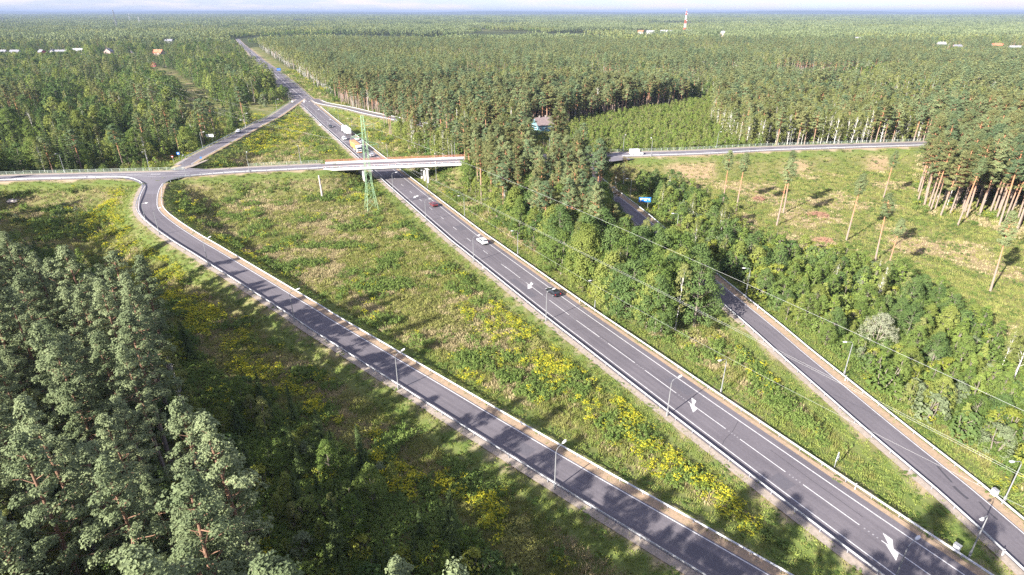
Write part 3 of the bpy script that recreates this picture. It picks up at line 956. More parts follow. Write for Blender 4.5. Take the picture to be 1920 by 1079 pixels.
for k, (px_, off, wd) in enumerate(((-178, -7.0, "at the far end before the junction"), (-146, -7.0, "next to the yield sign"), (-128, 5.0, "at the near kerb of the road junction"),
                                    (-106, 5.0, "on the near side between junction and bridge"), (-88, -7.0, "at the start of the bridge's far railing"), (-33, 6.2, "standing against the bridge's far pillars"),
                                    (-24, -7.0, "behind the bridge's end in front of the trees"), (18, -7.0, "below the blue house"), (52, -7.0, "just before the white van, the taller-looking one behind the railing"),
                                    (61, 5.0, "in front of the white van at the ramp mouth"), (98, -7.0, "past the white van behind the railing"), (135, -7.0, "in front of the birch stand"), (172, -7.0, "near where the road vanishes behind pines"))):
    p, a = on_line(CR, cr_s(px_), off)
    if off > 6 and -70 < px_ < -20: p[2] = 0.0
    lamp(p, a + (-math.pi / 2 if off < 0 else math.pi / 2), "crossing road lamp " + wd, "street lamps along the crossing road")
Lc = arclen(RC)
for k, (fr, off, wd) in enumerate(((.14, -4.6, "beside the white direction board"), (.30, 4.4, "on the grass side, just past the traffic island"), (.42, -4.6, "beside the small white car"), (.72, -4.6, "just before the highway junction"), (.90, -4.6, "at the mouth of the highway junction"))):
    p, a = on_line(RC, Lc[-1] * fr, off)
    lamp(p, a + (-math.pi / 2 if off < 0 else math.pi / 2), "upper ramp lamp " + wd, "street lamps along the upper left ramp")

# cabinets at two lamp feet
def cabinet(p, a, label):
    o = empty("utility_cabinet", p, a)
    tag(o, label, "utility cabinet", "grey cabinets at the lamp feet")
    b = MB(); b.box((0, 0, .55), (.75, .5, 1.1)); b.obj("housing", [M_LAMP], o)
    b = MB(); b.box((0, 0, 1.13), (.85, .6, .06)); b.obj("cover", [M_POLE], o)
    b = MB(); b.box((.02, -.262, .55), (.62, .02, .9)); b.obj("door", [M_POLE], o)
p, a = hw(2.6, 7.0); cabinet((p[0], p[1], -.1), a, "small grey cabinet behind the highway rail at the lowest lamp foot")
p, a = on_line(RBC, Lb[int(np.argmin(np.hypot(RBC[:, 0] - rb_px[0][0], RBC[:, 1] - rb_px[0][1])))] + 1.4, 4.75); cabinet((p[0], p[1], -.1), a, "small grey cabinet behind the straight ramp's rail at the lamp foot")

# delineator posts
dl = MB(); dl.box((0, 0, .55), (.1, .12, 1.1)); DL = dl.mesh("marker_post", [M_WHITE])
db = MB(); db.box((0, 0, .92), (.106, .126, .2)); DB = db.mesh("reflector_band", [M_BLACK])
for k, (p, a, lb) in enumerate(((*hw(16, 6.0), "white marker post on the highway's wooded rail near the lowest arrow"), (*hw(88, 6.0), "white marker post on the highway's wooded rail near the black car"), (*hw(118, -6.1), "white marker post on the highway's grass-side rail beside the first short dashes"),
                               (*on_line(RBC, 62, 4.0), "white marker post on the straight ramp's outer rail, the lower one"), (*on_line(RBC, 22, -3.6), "white marker post on the straight ramp's grass-side rail"), (*on_line(RBC, 92, 4.0), "white marker post on the straight ramp's outer rail, the upper one"))):
    o = empty("marker_post", p, a)
    tag(o, lb, "marker post", "white marker posts on the guard rails")
    link("body", DL, o); link("band", DB, o)

# ------------------------------------------------------------------ signs
def sign(p, a, label, plates, h=3.0, posts=1, sep=1.6):
    """plates: (kind, width, height, centre height, material)"""
    o = empty("road_sign", p, a)
    tag(o, label, "road sign")
    for k in range(posts):
        y = (k - (posts - 1) / 2) * sep
        b = MB(); b.tube([(0, y, -.4), (0, y, h)], .06, 6); b.obj("sign_post", [M_POLE], o)
    for kind, w, hh, zc, m in plates:
        b = MB()
        if kind == "rect":
            b.box((-.1, 0, zc), (.05, w, hh))
        else:
            V = [(-.12, -w / 2, zc + hh / 2), (-.12, w / 2, zc + hh / 2), (-.12, 0, zc - hh / 2), (-.08, -w / 2, zc + hh / 2), (-.08, w / 2, zc + hh / 2), (-.08, 0, zc - hh / 2)]
            if kind == "warn": V = [(x, y, 2 * zc - z) for x, y, z in V]
            b.add(V, [(0, 1, 2), (5, 4, 3), (0, 3, 4, 1), (1, 4, 5, 2), (2, 5, 3, 0)])
        b.obj("sign_plate", [m], o)
    return o
def sign_mark(o, boxes, m):
    b = MB()
    for y, z, w, h in boxes: b.box((-.132, y, z), (.012, w, h))
    b.obj("sign_print", [m], o)
p = (45.83, 200.38, 1.60)
sg_ = sign((p[0] + 1.0, p[1], 1.6), R(88), "blue rectangular direction sign on two posts beside the straight ramp", [("rect", 4.2, 1.7, 3.4, M_BLUE)], 4.2, 2, 2.4)
sign_mark(sg_, [(-1.5, 3.5, .5, .5), (-.4, 3.75, 1.2, .28), (.9, 3.75, 1.0, .28), (1.5, 3.3, .45, .9), (-.2, 3.2, .9, .2)], M_WHITE)
p, a = hw(20.5, 7.6)
sg_ = sign((p[0], p[1], -.1), R(128), "two stacked plates on a thin post behind the highway's wooded rail", [("warn", .95, .85, 2.75, M_SIGNY), ("rect", .9, .7, 1.85, M_WHITE)], 3.2)
sign_mark(sg_, [(.0, 1.85, .3, .25)], M_BLACK)
p = (-144.82, 250.06, 6.30)
sign((p[0], p[1], 6.3), R(95), "small red and white yield sign at the ramp mouth by the junction", [("yield", 1.0, .9, 2.6, M_SIGNR), ("rect", .5, .3, 2.75, M_WHITE)], 3.0)
p = (-145.98, 254.46, 6.20)
sg_ = sign((p[0] - .2, p[1] + 3, 6.2), R(95), "small blue square sign next to the yield sign", [("rect", 1.1, 1.1, 2.6, M_BLUE)], 3.1)
sign_mark(sg_, [(0, 2.6, .5, .5)], M_WHITE)
p = (-154.11, 305.22, 5.20)
sg_ = sign((p[0] - .8, p[1], 4.6), R(98), "wide white direction board with dark lines on two posts beside the ramp", [("rect", 3.6, 1.4, 2.9, M_WHITE)], 3.5, 2, 2.0)
sign_mark(sg_, [(-1.1, 3.1, .8, .2), (.2, 3.1, 1.0, .2), (.9, 2.7, .8, .2), (-.6, 2.7, .7, .2)], M_BLACK)
p = (-273.59, 728.77, 0.00)
sg_ = sign((p[0] + 1, p[1], 0), R(115), "blue direction sign on the grass beside the far highway", [("rect", 4.4, 2.6, 3.8, M_BLUE)], 4.6, 2, 2.4)
sign_mark(sg_, [(-.8, 4.2, 1.4, .3), (.9, 3.5, 1.4, .3)], M_WHITE)
p = (-133.69, 251.87, 6.80)
sg_ = sign((p[0], p[1], 6.9), R(95), "white keep-right sign post standing on the traffic island", [("rect", .7, .7, 1.3, M_BLUE)], 1.7)
p = (-169.12, 468.42, 0.00)
for k, (dx, lb) in enumerate(((0, "first of two small white signs at the highway junction"), (9, "second of two small white signs at the highway junction"))):
    sign((p[0] + dx, p[1] + 1, 0), R(100), lb, [("rect", 1.3, 1.0, 2.4, M_WHITE)], 2.9)

# ------------------------------------------------------------------ pylon and wires
def bar_matrix(o, a, b, r):
    a = np.array(a, float); b = np.array(b, float)
    d = b - a
    ln = np.linalg.norm(d)
    o.location = a
    o.rotation_mode = "QUATERNION"
    from mathutils import Vector
    o.rotation_quaternion = Vector((0, 0, 1)).rotation_difference(Vector(d / ln))
    o.scale = (r, r, ln)
ub = MB(); ub.tube([(0, 0, 0), (0, 0, 1)], 1.0, 4); UNIT = ub.mesh("brace", [M_PYLON])
pyp = np.array((-51.06, 205.43, 0.00))
PY = empty("lattice_pylon", (pyp[0], pyp[1], 0), R(28))
tag(PY, "tall bright green steel lattice pylon in front of the bridge", "pylon")
PH = 33.0
def pw(z):       # half width
    return 2.0 * (1 - z / 9.5) + 1.0 * (z / 9.5) if z < 9.5 else 1.0 - (z - 9.5) / (PH - 9.5) * .62
corner = lambda i, z: np.array([pw(z) * (-1, 1, 1, -1)[i], pw(z) * (-1, -1, 1, 1)[i], z])
lv = [0, 3.6, 6.8, 9.5, 11.7, 13.8, 15.8, 17.7, 19.5, 21.2, 22.9, 24.5, 26.1, 27.6, 29.1, 30.5, 31.8, PH]
for i in range(4):
    b = MB(); b.tube([corner(i, -.5), corner(i, 9.5), corner(i, PH)], .075, 4); b.obj("leg", [M_PYLON], PY)
for f in range(4):
    g = (f + 1) % 4
    for k in range(len(lv) - 1):
        za, zb = lv[k], lv[k + 1]
        pr = [(corner(f, za), corner(g, zb))] if k % 2 else [(corner(g, za), corner(f, zb))]
        if k < 3: pr = [(corner(f, za), corner(g, zb)), (corner(g, za), corner(f, zb)), (corner(f, zb), corner(g, zb))]
        for a, c in pr:
            bar_matrix(link("brace", UNIT, PY), a, c, .036)
ARMS = ((25.6, -1, 4.6), (29.4, 1, 3.8), (22.6, 1, 4.6))
tips = []
for z, sd, ln in ARMS:
    tip = np.array([sd * ln, 0, z + .5])
    tips.append(tip)
    b = MB()
    for q in ((sd * pw(z), -pw(z), z), (sd * pw(z), pw(z), z)):
        b.tube([q, tip], .07, 4)
    for q in ((sd * pw(z + 1.4), -pw(z + 1.4), z + 1.6), (sd * pw(z + 1.4), pw(z + 1.4), z + 1.6)):
        b.tube([q, tip], .06, 4)
    for t in (.33, .66):
        b.tube([np.array([sd * pw(z), -pw(z), z]) * (1 - t) + tip * t, np.array([sd * pw(z), pw(z), z]) * (1 - t) + tip * t], .05, 4)
    b.obj("cross_arm", [M_PYLON], PY)
    b = MB()
    for k in range(7):
        b.tube([tip + np.array([0, 0, -.2 - k * .2]), tip + np.array([0, 0, -.3 - k * .2])], [.14, .1], 6)
    b.obj("insulator", [M_GLASSD], PY)
def py_world(q):
    a = R(28)
    return np.array([pyp[0] + q[0] * math.cos(a) - q[1] * math.sin(a), pyp[1] + q[0] * math.sin(a) + q[1] * math.cos(a), q[2]])
def wire(pts, label, r=.0125):
    P = smooth(pts, 6.0)
    b = MB(); b.tube([p - P[0] for p in P], r, 4)
    o = b.obj("power_line", [M_WIRE]); o.location = P[0]
    tag(o, label, "power line", "power lines strung from the green pylon")
def sagged(a, b, n=9, sag=3.0):
    a = np.array(a, float); b = np.array(b, float)
    return [a * (1 - t) + b * t - np.array([0, 0, 4 * sag * t * (1 - t)]) for t in np.linspace(0, 1, n)]
wire([[-55.12, 203.27, 24.51], [-43.82, 189.02, 23.76], [-32.52, 174.77, 22.95], [-21.22, 160.51, 22.07], [-9.92, 146.26, 21.13], [1.38, 132.0, 20.12], [12.68, 117.75, 19.04], [23.98, 103.5, 17.9], [35.29, 89.24, 16.69], [46.59, 74.99, 15.41], [57.89, 60.74, 14.07], [69.19, 46.48, 12.66], [80.49, 32.23, 11.18], [91.79, 17.97, 9.63]], "paired power line from the pylon's long arm crossing trees and the straight ramp")
wire([[-47.71, 207.22, 28.36], [-36.72, 193.35, 27.94], [-25.74, 179.49, 27.39], [-14.76, 165.63, 26.71], [-3.78, 151.76, 25.91], [7.2, 137.9, 24.99], [18.18, 124.03, 23.94], [29.16, 110.17, 22.76], [40.14, 96.3, 21.46], [51.12, 82.44, 20.04], [62.1, 68.58, 18.49], [73.08, 54.71, 16.81], [84.06, 40.85, 15.01], [95.04, 26.98, 13.08]], "bright single power line from the pylon's top passing over the bushes", .017)
wire([[-47.0, 207.59, 21.5], [-36.46, 192.77, 19.02], [-25.92, 177.94, 16.84], [-15.38, 163.12, 14.96], [-4.84, 148.29, 13.37], [5.7, 133.47, 12.07], [16.24, 118.64, 11.07], [26.78, 103.81, 10.36], [37.31, 88.99, 9.95], [47.85, 74.16, 9.83], [58.39, 59.34, 10.0], [68.93, 44.51, 10.47], [79.47, 29.69, 11.24], [90.01, 14.86, 12.3]], "lowest power line crossing just above the highway's wooded verge")
wire([[-54.769999999999996, 203.62, 24.51], [-43.47, 189.37, 23.76], [-32.17, 175.12, 22.95], [-20.869999999999997, 160.85999999999999, 22.07], [-9.57, 146.60999999999999, 21.13], [1.73, 132.35, 20.12], [13.03, 118.1, 19.04], [24.330000000000002, 103.85, 17.9], [35.64, 89.58999999999999, 16.69], [46.940000000000005, 75.33999999999999, 15.41], [58.24, 61.09, 14.07], [69.53999999999999, 46.83, 12.66], [80.83999999999999, 32.58, 11.18], [92.14, 18.32, 9.63]], "second strand running close beside the paired power line from the pylon's long arm")
wire(sagged([-55.12, 203.27, 24.5], [-262, 418, 24], 11, 4.0), "power line running back over the ramp junction from the pylon's long arm")
wire(sagged([-47.71, 207.22, 28.3], [-256, 424, 27], 11, 4.0), 'topmost power line running back into the mixed wood from the pylon')
wire(sagged([-47.0, 207.59, 21.5], [-250, 428, 21], 11, 4.0), "lower power line running back into the mixed wood from the pylon's low arm")


# ------------------------------------------------------------------ vehicles
TY = MB(); TY.tube([(0, -.11, 0), (0, .11, 0)], .33, 14); TYRE = TY.mesh("tyre", [M_BLACK])
RM = MB(); RM.tube([(0, -.118, 0), (0, .118, 0)], .2, 10); RIM = RM.mesh("rim", [M_RIM])
def wheel(par, x, y, r=.33, w=1.0):
    o = link("wheel", TYRE, par, (x, y, r), scale=(r / .33, w, r / .33))
    link("rim", RIM, o)
    return o
def car(p, a, paint, label, style="hatch", sc=1.0):
    o = empty("car" if style != "van" else "van", p, a)
    o.scale = (sc, sc, sc)
    tag(o, label, "car" if style != "van" else "van", None)
    if style == "van":
        L_, Wd = 5.4, 1.95
        prof = [(-2.7, .35), (2.6, .35), (2.7, .55), (2.65, .95), (2.0, 1.12), (1.25, 2.2), (.9, 2.38), (-2.6, 2.38), (-2.7, 2.2)]
        wins = [[(1.98, 1.15), (1.32, 2.12), (1.05, 2.12), (1.05, 1.15)]]
        ins = lambda z: max(0, (z - 1.1) * .1)
    else:
        suv = style == "suv"
        L_, Wd = 4.6, 1.84
        up = .14 if suv else 0
        r_ = 1.45 + up * 1.6
        rear = -2.05 if style in ("hatch", "suv") else -1.35
        prof = [(-2.28, .3 + up), (2.22, .3 + up), (2.3, .5 + up), (2.24, .74 + up), (1.15, .95 + up), (.45, r_ - .03), (-.3, r_), (rear + .35, r_ - .05), (rear - .1, 1.02 + up), (-2.26, .95 + up), (-2.3, .6 + up)]
        wins = [[(1.02, .98 + up), (.42, r_ - .08), (-.28, r_ - .06), (-.28, .98 + up)], [(-.36, .98 + up), (-.36, r_ - .06), (rear + .4, r_ - .1), (rear + .08, .98 + up)]]
        ins = lambda z: max(0, (z - .9 - up) * .32)
    b = MB(); b.prism(prof, -Wd / 2, Wd / 2, 0, ins)
    body = b.obj("body", [paint], o)
    bv = body.modifiers.new("edge", "BEVEL"); bv.width = .07; bv.segments = 2; bv.limit_method = "ANGLE"; bv.angle_limit = R(28)
    for sd in (-1, 1):
        for wv in wins:
            b = MB()
            V = [(x, sd * (Wd / 2 - ins(z) + .012), z) for x, z in wv]
            b.add(V + [(x, y - sd * .03, z) for x, y, z in V], [tuple(range(4)), (7, 6, 5, 4)] + [(i, (i + 1) % 4, 4 + (i + 1) % 4, 4 + i) for i in range(4)])
            b.obj("side_window", [M_GLASS], o)
    def cross(nm, i, j, t0, t1, push):
        (xa, za), (xb, zb) = prof[i], prof[j]
        V = []
        nx_, nz_ = zb - za, -(xb - xa)
        ln = math.hypot(nx_, nz_)
        nx_, nz_ = nx_ / ln * push, nz_ / ln * push
        for t in (t0, t1):
            x, z = xa + (xb - xa) * t, za + (zb - za) * t
            yy = Wd / 2 - ins(z) - .1
            V += [(x + nx_, -yy, z + nz_), (x + nx_, yy, z + nz_)]
        b = MB(); b.add(V + [(x - nx_ * 2, y, z - nz_ * 2) for x, y, z in V], [(0, 1, 3, 2), (4, 6, 7, 5), (0, 4, 5, 1), (2, 3, 7, 6), (0, 2, 6, 4), (1, 5, 7, 3)])
        b.obj(nm, [M_GLASS], o)
    if style == "van":
        cross("windscreen", 4, 5, .05, .93, .03)
    else:
        cross("windscreen", 4, 5, .05, .92, .03)
        cross("rear_window", 7, 8, .1, .85, .03)
    for sd in (-1, 1):
        b = MB(); b.box((prof[2][0] - .02, sd * Wd * .36, .68 + (.1 if style != "hatch" else 0)), (.12, .38, .16)); b.obj("headlight", [M_LIGHTW], o)
        b = MB(); b.box((-L_ / 2 + .03, sd * Wd * .41, .88 + (.15 if style != "hatch" else 0)), (.1, .22, .3)); b.obj("tail_light", [M_LIGHTR], o)
        for x in (1.42, -1.4):
            wheel(o, x * (1.12 if style == "van" else 1), sd * (Wd / 2 - .1), .35 if style != "hatch" else .32)
        b = MB(); b.box((.95 if style != "van" else 1.5, sd * (Wd / 2 + .1), 1.02 if style != "van" else 1.35), (.14, .2, .14)); b.obj("wing_mirror", [paint], o)
    for nm, x in (("front_bumper", 2.24), ("rear_bumper", -2.24)):
        x *= 1.18 if style == "van" else 1
        b = MB(); b.box((x, 0, .46), (.14, Wd * .9, .22)); b.obj(nm, [M_BLACK if paint is not M_CARK else M_GLASS], o)
    return o
p, a = hw(136.2, 2.35); car(p, a, M_CARW, "white estate car driving away in the outer lane above the second arrow", "suv")
p, a = hw(95.0, 2.7); car(p, a, M_CARK, "black car driving away along the highway's outer edge line", "hatch")
p, a = hw(179.8, 1.9); car(p, a, M_CARR, "dark red car driving away on the highway just below the bridge", "hatch")
def hw_at(q):
    i = int(np.argmin(np.hypot(HWC[:, 0] - q[0], HWC[:, 1] - q[1])))
    d, _, sd = nearest(np.array([q[0]]), np.array([q[1]]), HWC)
    return arclen(HWC)[i] - HS0, float(d[0] * sd[0])
for q, pt, lb, st, away in (((-112.55, 371.84, 0.00), M_CARK, "small dark car coming towards the bridge behind the white truck", "hatch", 0), ((-94.10, 333.27, 0.00), M_CARW, "small white car driving towards the bridge beside the white truck", "hatch", 0),
                            ((-86.62, 332.52, 0.00), M_CARW, "white car alongside the orange truck's trailer", "hatch", 1), ((-82.18, 323.68, 0.00), M_CARS, "silver car alongside the orange truck's cab", "hatch", 1), ((-69.71, 291.65, 0.00), M_CARS, "silver car about to pass under the bridge's far railing", "hatch", 1),
                            ((-284.21, 728.77, 0.00), M_CARW, "tiny white car on the far highway near the blue sign", "hatch", 0), ((-255.98, 662.48, 0.00), M_CARS, "tiny silver car on the far highway below the blue sign", "hatch", 0)):
    i = int(np.argmin(np.hypot(HWC[:, 0] - q[0], HWC[:, 1] - q[1])))
    d = HWC[min(i + 1, len(HWC) - 1)] - HWC[max(i - 1, 0)]
    a = math.atan2(d[1], d[0])
    car((q[0], q[1], 0), a if away else a + math.pi, pt, lb, st)
q = (-152.53, 333.03, 4.60); car((q[0], q[1], float(nearest(np.array([q[0]]), np.array([q[1]]), RC)[1][0])), math.atan2(*(RC[8] - RC[12])[[1, 0]]), M_CARW, "small white car coming down the upper ramp towards the junction", "suv")
p, a = on_line(CR, cr_s(55.5), 1.0); car((p[0], p[1], p[2]), a, M_CARW, "white delivery van on the crossing road past the tall trees", "van", 1.1)
p, a = on_line(CR, cr_s(60.5), 1.6); 

def truck(p, a, label, cabm, boxm):
    """front bumper at the origin, trailer behind"""
    o = empty("truck", p, a)
    tag(o, label, "truck")
    b = MB(); b.prism([(-2.2, .55), (-.05, .5), (0, 1.5), (-.12, 2.0), (-.38, 3.1), (-.75, 3.55), (-2.2, 3.75)], -1.25, 1.25); cb = b.obj("cab", [cabm], o)
    bv = cb.modifiers.new("edge", "BEVEL"); bv.width = .1; bv.segments = 2
    b = MB(); b.add([(-.1, -1.1, 2.02), (-.1, 1.1, 2.02), (-.36, 1.05, 3.0), (-.36, -1.05, 3.0), (-.2, -1.1, 2.02), (-.2, 1.1, 2.02), (-.46, 1.05, 3.0), (-.46, -1.05, 3.0)], [(0, 1, 2, 3), (7, 6, 5, 4), (0, 4, 5, 1), (1, 5, 6, 2), (2, 6, 7, 3), (3, 7, 4, 0)])
    w = b.obj("windscreen", [M_GLASS], o); w.location.x = .06
    for sd in (-1, 1):
        b = MB(); b.box((-.95, sd * 1.262, 2.45), (.9, .03, .75)); b.obj("side_window", [M_GLASS], o)
        b = MB(); b.box((.0, sd * .95, .95), (.1, .4, .25)); b.obj("headlight", [M_LIGHTW], o)
        b = MB(); b.box((-.35, sd * 1.45, 2.5), (.15, .2, .8)); b.obj("wing_mirror", [M_BLACK], o)
        for x in (-1.3, -4.4, -11.0, -12.3, -13.6):
            wheel(o, x, sd * 1.08, .5, 1.6)
        b = MB(); b.box((-7.5, sd * 1.2, .75), (4.2, .06, .7)); b.obj("side_guard", [M_POST], o)
        b = MB(); b.box((-15.93, sd * 1.0, 1.05), (.08, .35, .16)); b.obj("tail_light", [M_LIGHTR], o)
    b = MB(); b.box((.04, 0, .58), (.14, 2.4, .36)); b.obj("front_bumper", [boxm], o)
    b = MB(); b.box((.01, 0, 1.4), (.08, 1.8, .5)); b.obj("grille", [M_BLACK], o)
    b = MB(); b.box((-8.0, 0, 1.05), (15.5, 1.0, .25)); b.obj("chassis", [M_BLACK], o)
    b = MB(); b.box((-9.25, 0, 2.62), (13.3, 2.5, 2.75)); bx = b.obj("trailer_box", [boxm], o)
    b = MB()
    for y in (-.62, .62): b.box((-15.91, y, 2.62), (.04, 1.2, 2.62))
    b.obj("rear_door", [M_WHITE if boxm is not M_ORANGE else M_ORANGE], o)
    b = MB()
    for y in (-.9, -.3, .3, .9): b.tube([(-15.96, y, 1.35), (-15.96, y, 3.9)], .03, 5)
    b.obj("locking_bar", [M_POLE], o)
    b = MB(); b.box((-15.7, 0, .6), (.1, 2.3, .14)); b.obj("rear_bumper", [M_WHITE], o)
    return o
q = (-77.10, 297.71, 0.00); i = int(np.argmin(np.hypot(HWC[:, 0] - q[0], HWC[:, 1] - q[1]))); d = HWC[i + 1] - HWC[i - 1]; a = math.atan2(d[1], d[0])
truck((q[0], q[1], 0), a + math.pi, "orange articulated truck with white cab coming towards the bridge", M_CARW, M_ORANGE)
q = (-93.68, 343.40, 0.00); i = int(np.argmin(np.hypot(HWC[:, 0] - q[0], HWC[:, 1] - q[1]))); d = HWC[i + 1] - HWC[i - 1]; a = math.atan2(d[1], d[0])
truck((q[0] + 16 * math.cos(a), q[1] + 16 * math.sin(a), 0), a, "white box truck driving away on the highway beyond the bridge", M_CARW, M_WHITE)

# ------------------------------------------------------------------ buildings and masts
M_TEAL = mat("wall_blue_planks", (0.12, 0.24, 0.29), 0.7, noise=(1.5, (0.19, 0.33, 0.37)))
M_ROOFD = mat("roof_dark", (0.16, 0.12, 0.12), 0.8, noise=(1.0, (0.26, 0.2, 0.19)))
M_ROOFO = mat("roof_orange", (0.42, 0.16, 0.085), 0.7)
M_ROOFG = mat("roof_grey", (0.19, 0.19, 0.21), 0.6)
M_ROOFW = mat("roof_pale", (0.30, 0.30, 0.31), 0.5)
M_WALLP = mat("wall_pink", (0.46, 0.34, 0.29), 0.8)
M_WALLW = mat("wall_white", (0.34, 0.33, 0.32), 0.8)
M_WALLR = mat("wall_red", (0.42, 0.09, 0.10), 0.8)
def house(p, a, size, label, wallm, roofm, rh=None, win=(3, 2), chim=True, group=None):
    L_, Wd, Hh = size
    rh = rh or Wd * .42
    o = empty("house", p, a)
    tag(o, label, "house", group)
    b = MB(); b.prism([(-Wd / 2, -.3), (Wd / 2, -.3), (Wd / 2, Hh), (0, Hh + rh), (-Wd / 2, Hh)], -L_ / 2, L_ / 2)
    wl_ = b.obj("wall", [wallm], o)
    b = MB()
    for sd in (-1, 1):
        e = .5
        x1, z1 = sd * (Wd / 2 + e), Hh - e * rh / (Wd / 2)
        V = [(0, -L_ / 2 - e, Hh + rh + .06), (0, L_ / 2 + e, Hh + rh + .06), (x1, L_ / 2 + e, z1 + .06), (x1, -L_ / 2 - e, z1 + .06)]
        V += [(x, y, z + .22) for x, y, z in V]
        b.add(V, [(3, 2, 1, 0), (4, 5, 6, 7), (0, 1, 5, 4), (1, 2, 6, 5), (2, 3, 7, 6), (3, 0, 4, 7)])
    rf = b.obj("roof", [roofm], o)
    if chim:
        for yy in ((L_ * .18,) if L_ < 10 else (L_ * .18, -L_ * .2)):
            b = MB(); b.box((.1, yy, Hh + rh + .3), (.7, .7, 1.6)); b.obj("chimney", [M_ROCK], rf)
    for sd in (-1, 1):
        for k in range(win[0]):
            y = (k + .5) / win[0] * L_ - L_ / 2
            w = MB(); w.box((sd * (Wd / 2 + .02), y, Hh * .55), (.08, 1.3, 1.5)); f = w.obj("window", [M_WHITE], o)
            w = MB(); w.box((sd * (Wd / 2 + .05), y, Hh * .55), (.06, 1.0, 1.2)); w.obj("pane", [M_GLASS], f)
        for k in range(win[1]):
            x = (k + .5) / win[1] * Wd - Wd / 2
            for zc in ((Hh * .55,) if Hh < 4 else (Hh * .3, Hh * .8)):
                w = MB(); w.box((x * .8, sd * (L_ / 2 + .02), zc), (1.2, .08, 1.3)); f = w.obj("window", [M_WHITE], o)
                w = MB(); w.box((x * .8, sd * (L_ / 2 + .05), zc), (.9, .06, 1.0)); w.obj("pane", [M_GLASS], f)
    return o
house((HOUSE[0], HOUSE[1], 0), R(-62), (11, 8, 4.6), "blue wooden house with a dark roof half hidden among trees beyond the crossing road", M_TEAL, M_ROOFD, 3.6, (3, 2))
HPOS = {(205, 102): (-657.1, 1028.3), (299, 103): (-568.2, 1015.3), (8, 101): (-839.0, 1041.7), (30, 101): (-819.6, 1041.7), (80, 102): (-765.9, 1028.3), (100, 101): (-757.9, 1041.7), (116, 101): (-743.8, 1041.7), (148, 98): (-743.9, 1084.0), (248, 104): (-604.5, 1002.5), (288, 122): (-467.9, 816.7), (318, 80): (-770.7, 1429.6), (1201, 64): (399.5, 1985.6), (1219, 66): (409.8, 1894.0), (1250, 64): (480.7, 1985.6), (1290, 65): (534.3, 1938.7), (1357, 69): (588.1, 1771.2), (1608, 76): (835.5, 1537.7), (1764, 87): (861.2, 1272.5), (1794, 91): (841.5, 1197.0), (1868, 89): (943.6, 1233.6), (1902, 93): (923.7, 1162.4)}
gv = "village houses at the forest edge"
for (x, y, z_, sz, rot, lb, wm_, rm_) in (
    (205, 102, 0, (11, 10, 6.5), 5, "pink two-storey house with square windows in the village", M_WALLP, M_ROOFG), (299, 103, 0, (18, 11, 5), 70, "house with a large orange roof at the village's end", M_WALLP, M_ROOFO),
    (8, 101, 0, (12, 9, 4), 80, "pale house at the village's outer end", M_WALLW, M_ROOFG), (30, 101, 0, (16, 9, 4), 85, "long white house with grey roof second in the village row", M_WALLW, M_ROOFG),
    (80, 102, 0, (12, 9, 5), 60, "dark red house in the middle of the left village", M_WALLR, M_ROOFG), (100, 101, 0, (9, 8, 5), 10, "narrow white gabled house next to the red house", M_WALLW, M_ROOFG),
    (116, 101, 0, (20, 9, 4), 85, "long pale pink house with a grey roof in the village", M_WALLP, M_ROOFG), (148, 98, 0, (18, 9, 4), 85, "pale house with long roof next to the pink two-storey house", M_WALLP, M_ROOFW),
    (248, 104, 0, (10, 8, 4), 20, "grey roofed cottage between the pink house and the orange roof", M_WALLP, M_ROOFG), (288, 122, 0, (8, 6, 3), 20, "small red shed beside the garden track below the orange roof", M_WALLR, M_ROOFO),
    (318, 80, 0, (18, 9, 5), 80, "dark roofed building among trees behind the orange roof", M_WALLW, M_ROOFG),
    (1201, 64, 0, (16, 10, 8), 70, "orange roofed pale house near the red and white mast", M_WALLW, M_ROOFO), (1219, 66, 0, (22, 12, 9), 80, "white building cluster near the red and white mast", M_WALLW, M_ROOFW),
    (1250, 64, 0, (40, 12, 8), 85, "long low white building beside the mast", M_WALLW, M_ROOFW), (1290, 65, 0, (26, 14, 9), 80, "white roofed hall behind the mast", M_WALLW, M_ROOFW),
    (1357, 69, 0, (18, 12, 11), 30, "white house with pink walls past the mast", M_WALLP, M_ROOFW), (1608, 76, 0, (14, 10, 5), 30, "grey house among birches below the horizon", M_WALLW, M_ROOFG),
    (1764, 87, 0, (14, 9, 6), 80, "pale house at the far settlement's start", M_WALLW, M_ROOFW), (1794, 91, 0, (14, 8, 5), 85, "low pinkish house in the far settlement", M_WALLP, M_ROOFG),
    (1868, 89, 0, (20, 10, 5), 85, "orange roofed house in the far settlement", M_WALLW, M_ROOFO), (1902, 93, 0, (26, 10, 4), 85, "long pale shed at the far settlement's end", M_WALLW, M_ROOFW)):
    hx, hy = HPOS[(x, y)]
    house((hx, hy, 0), R(rot), sz, lb, wm_, rm_, None, (3, 2), True, gv)

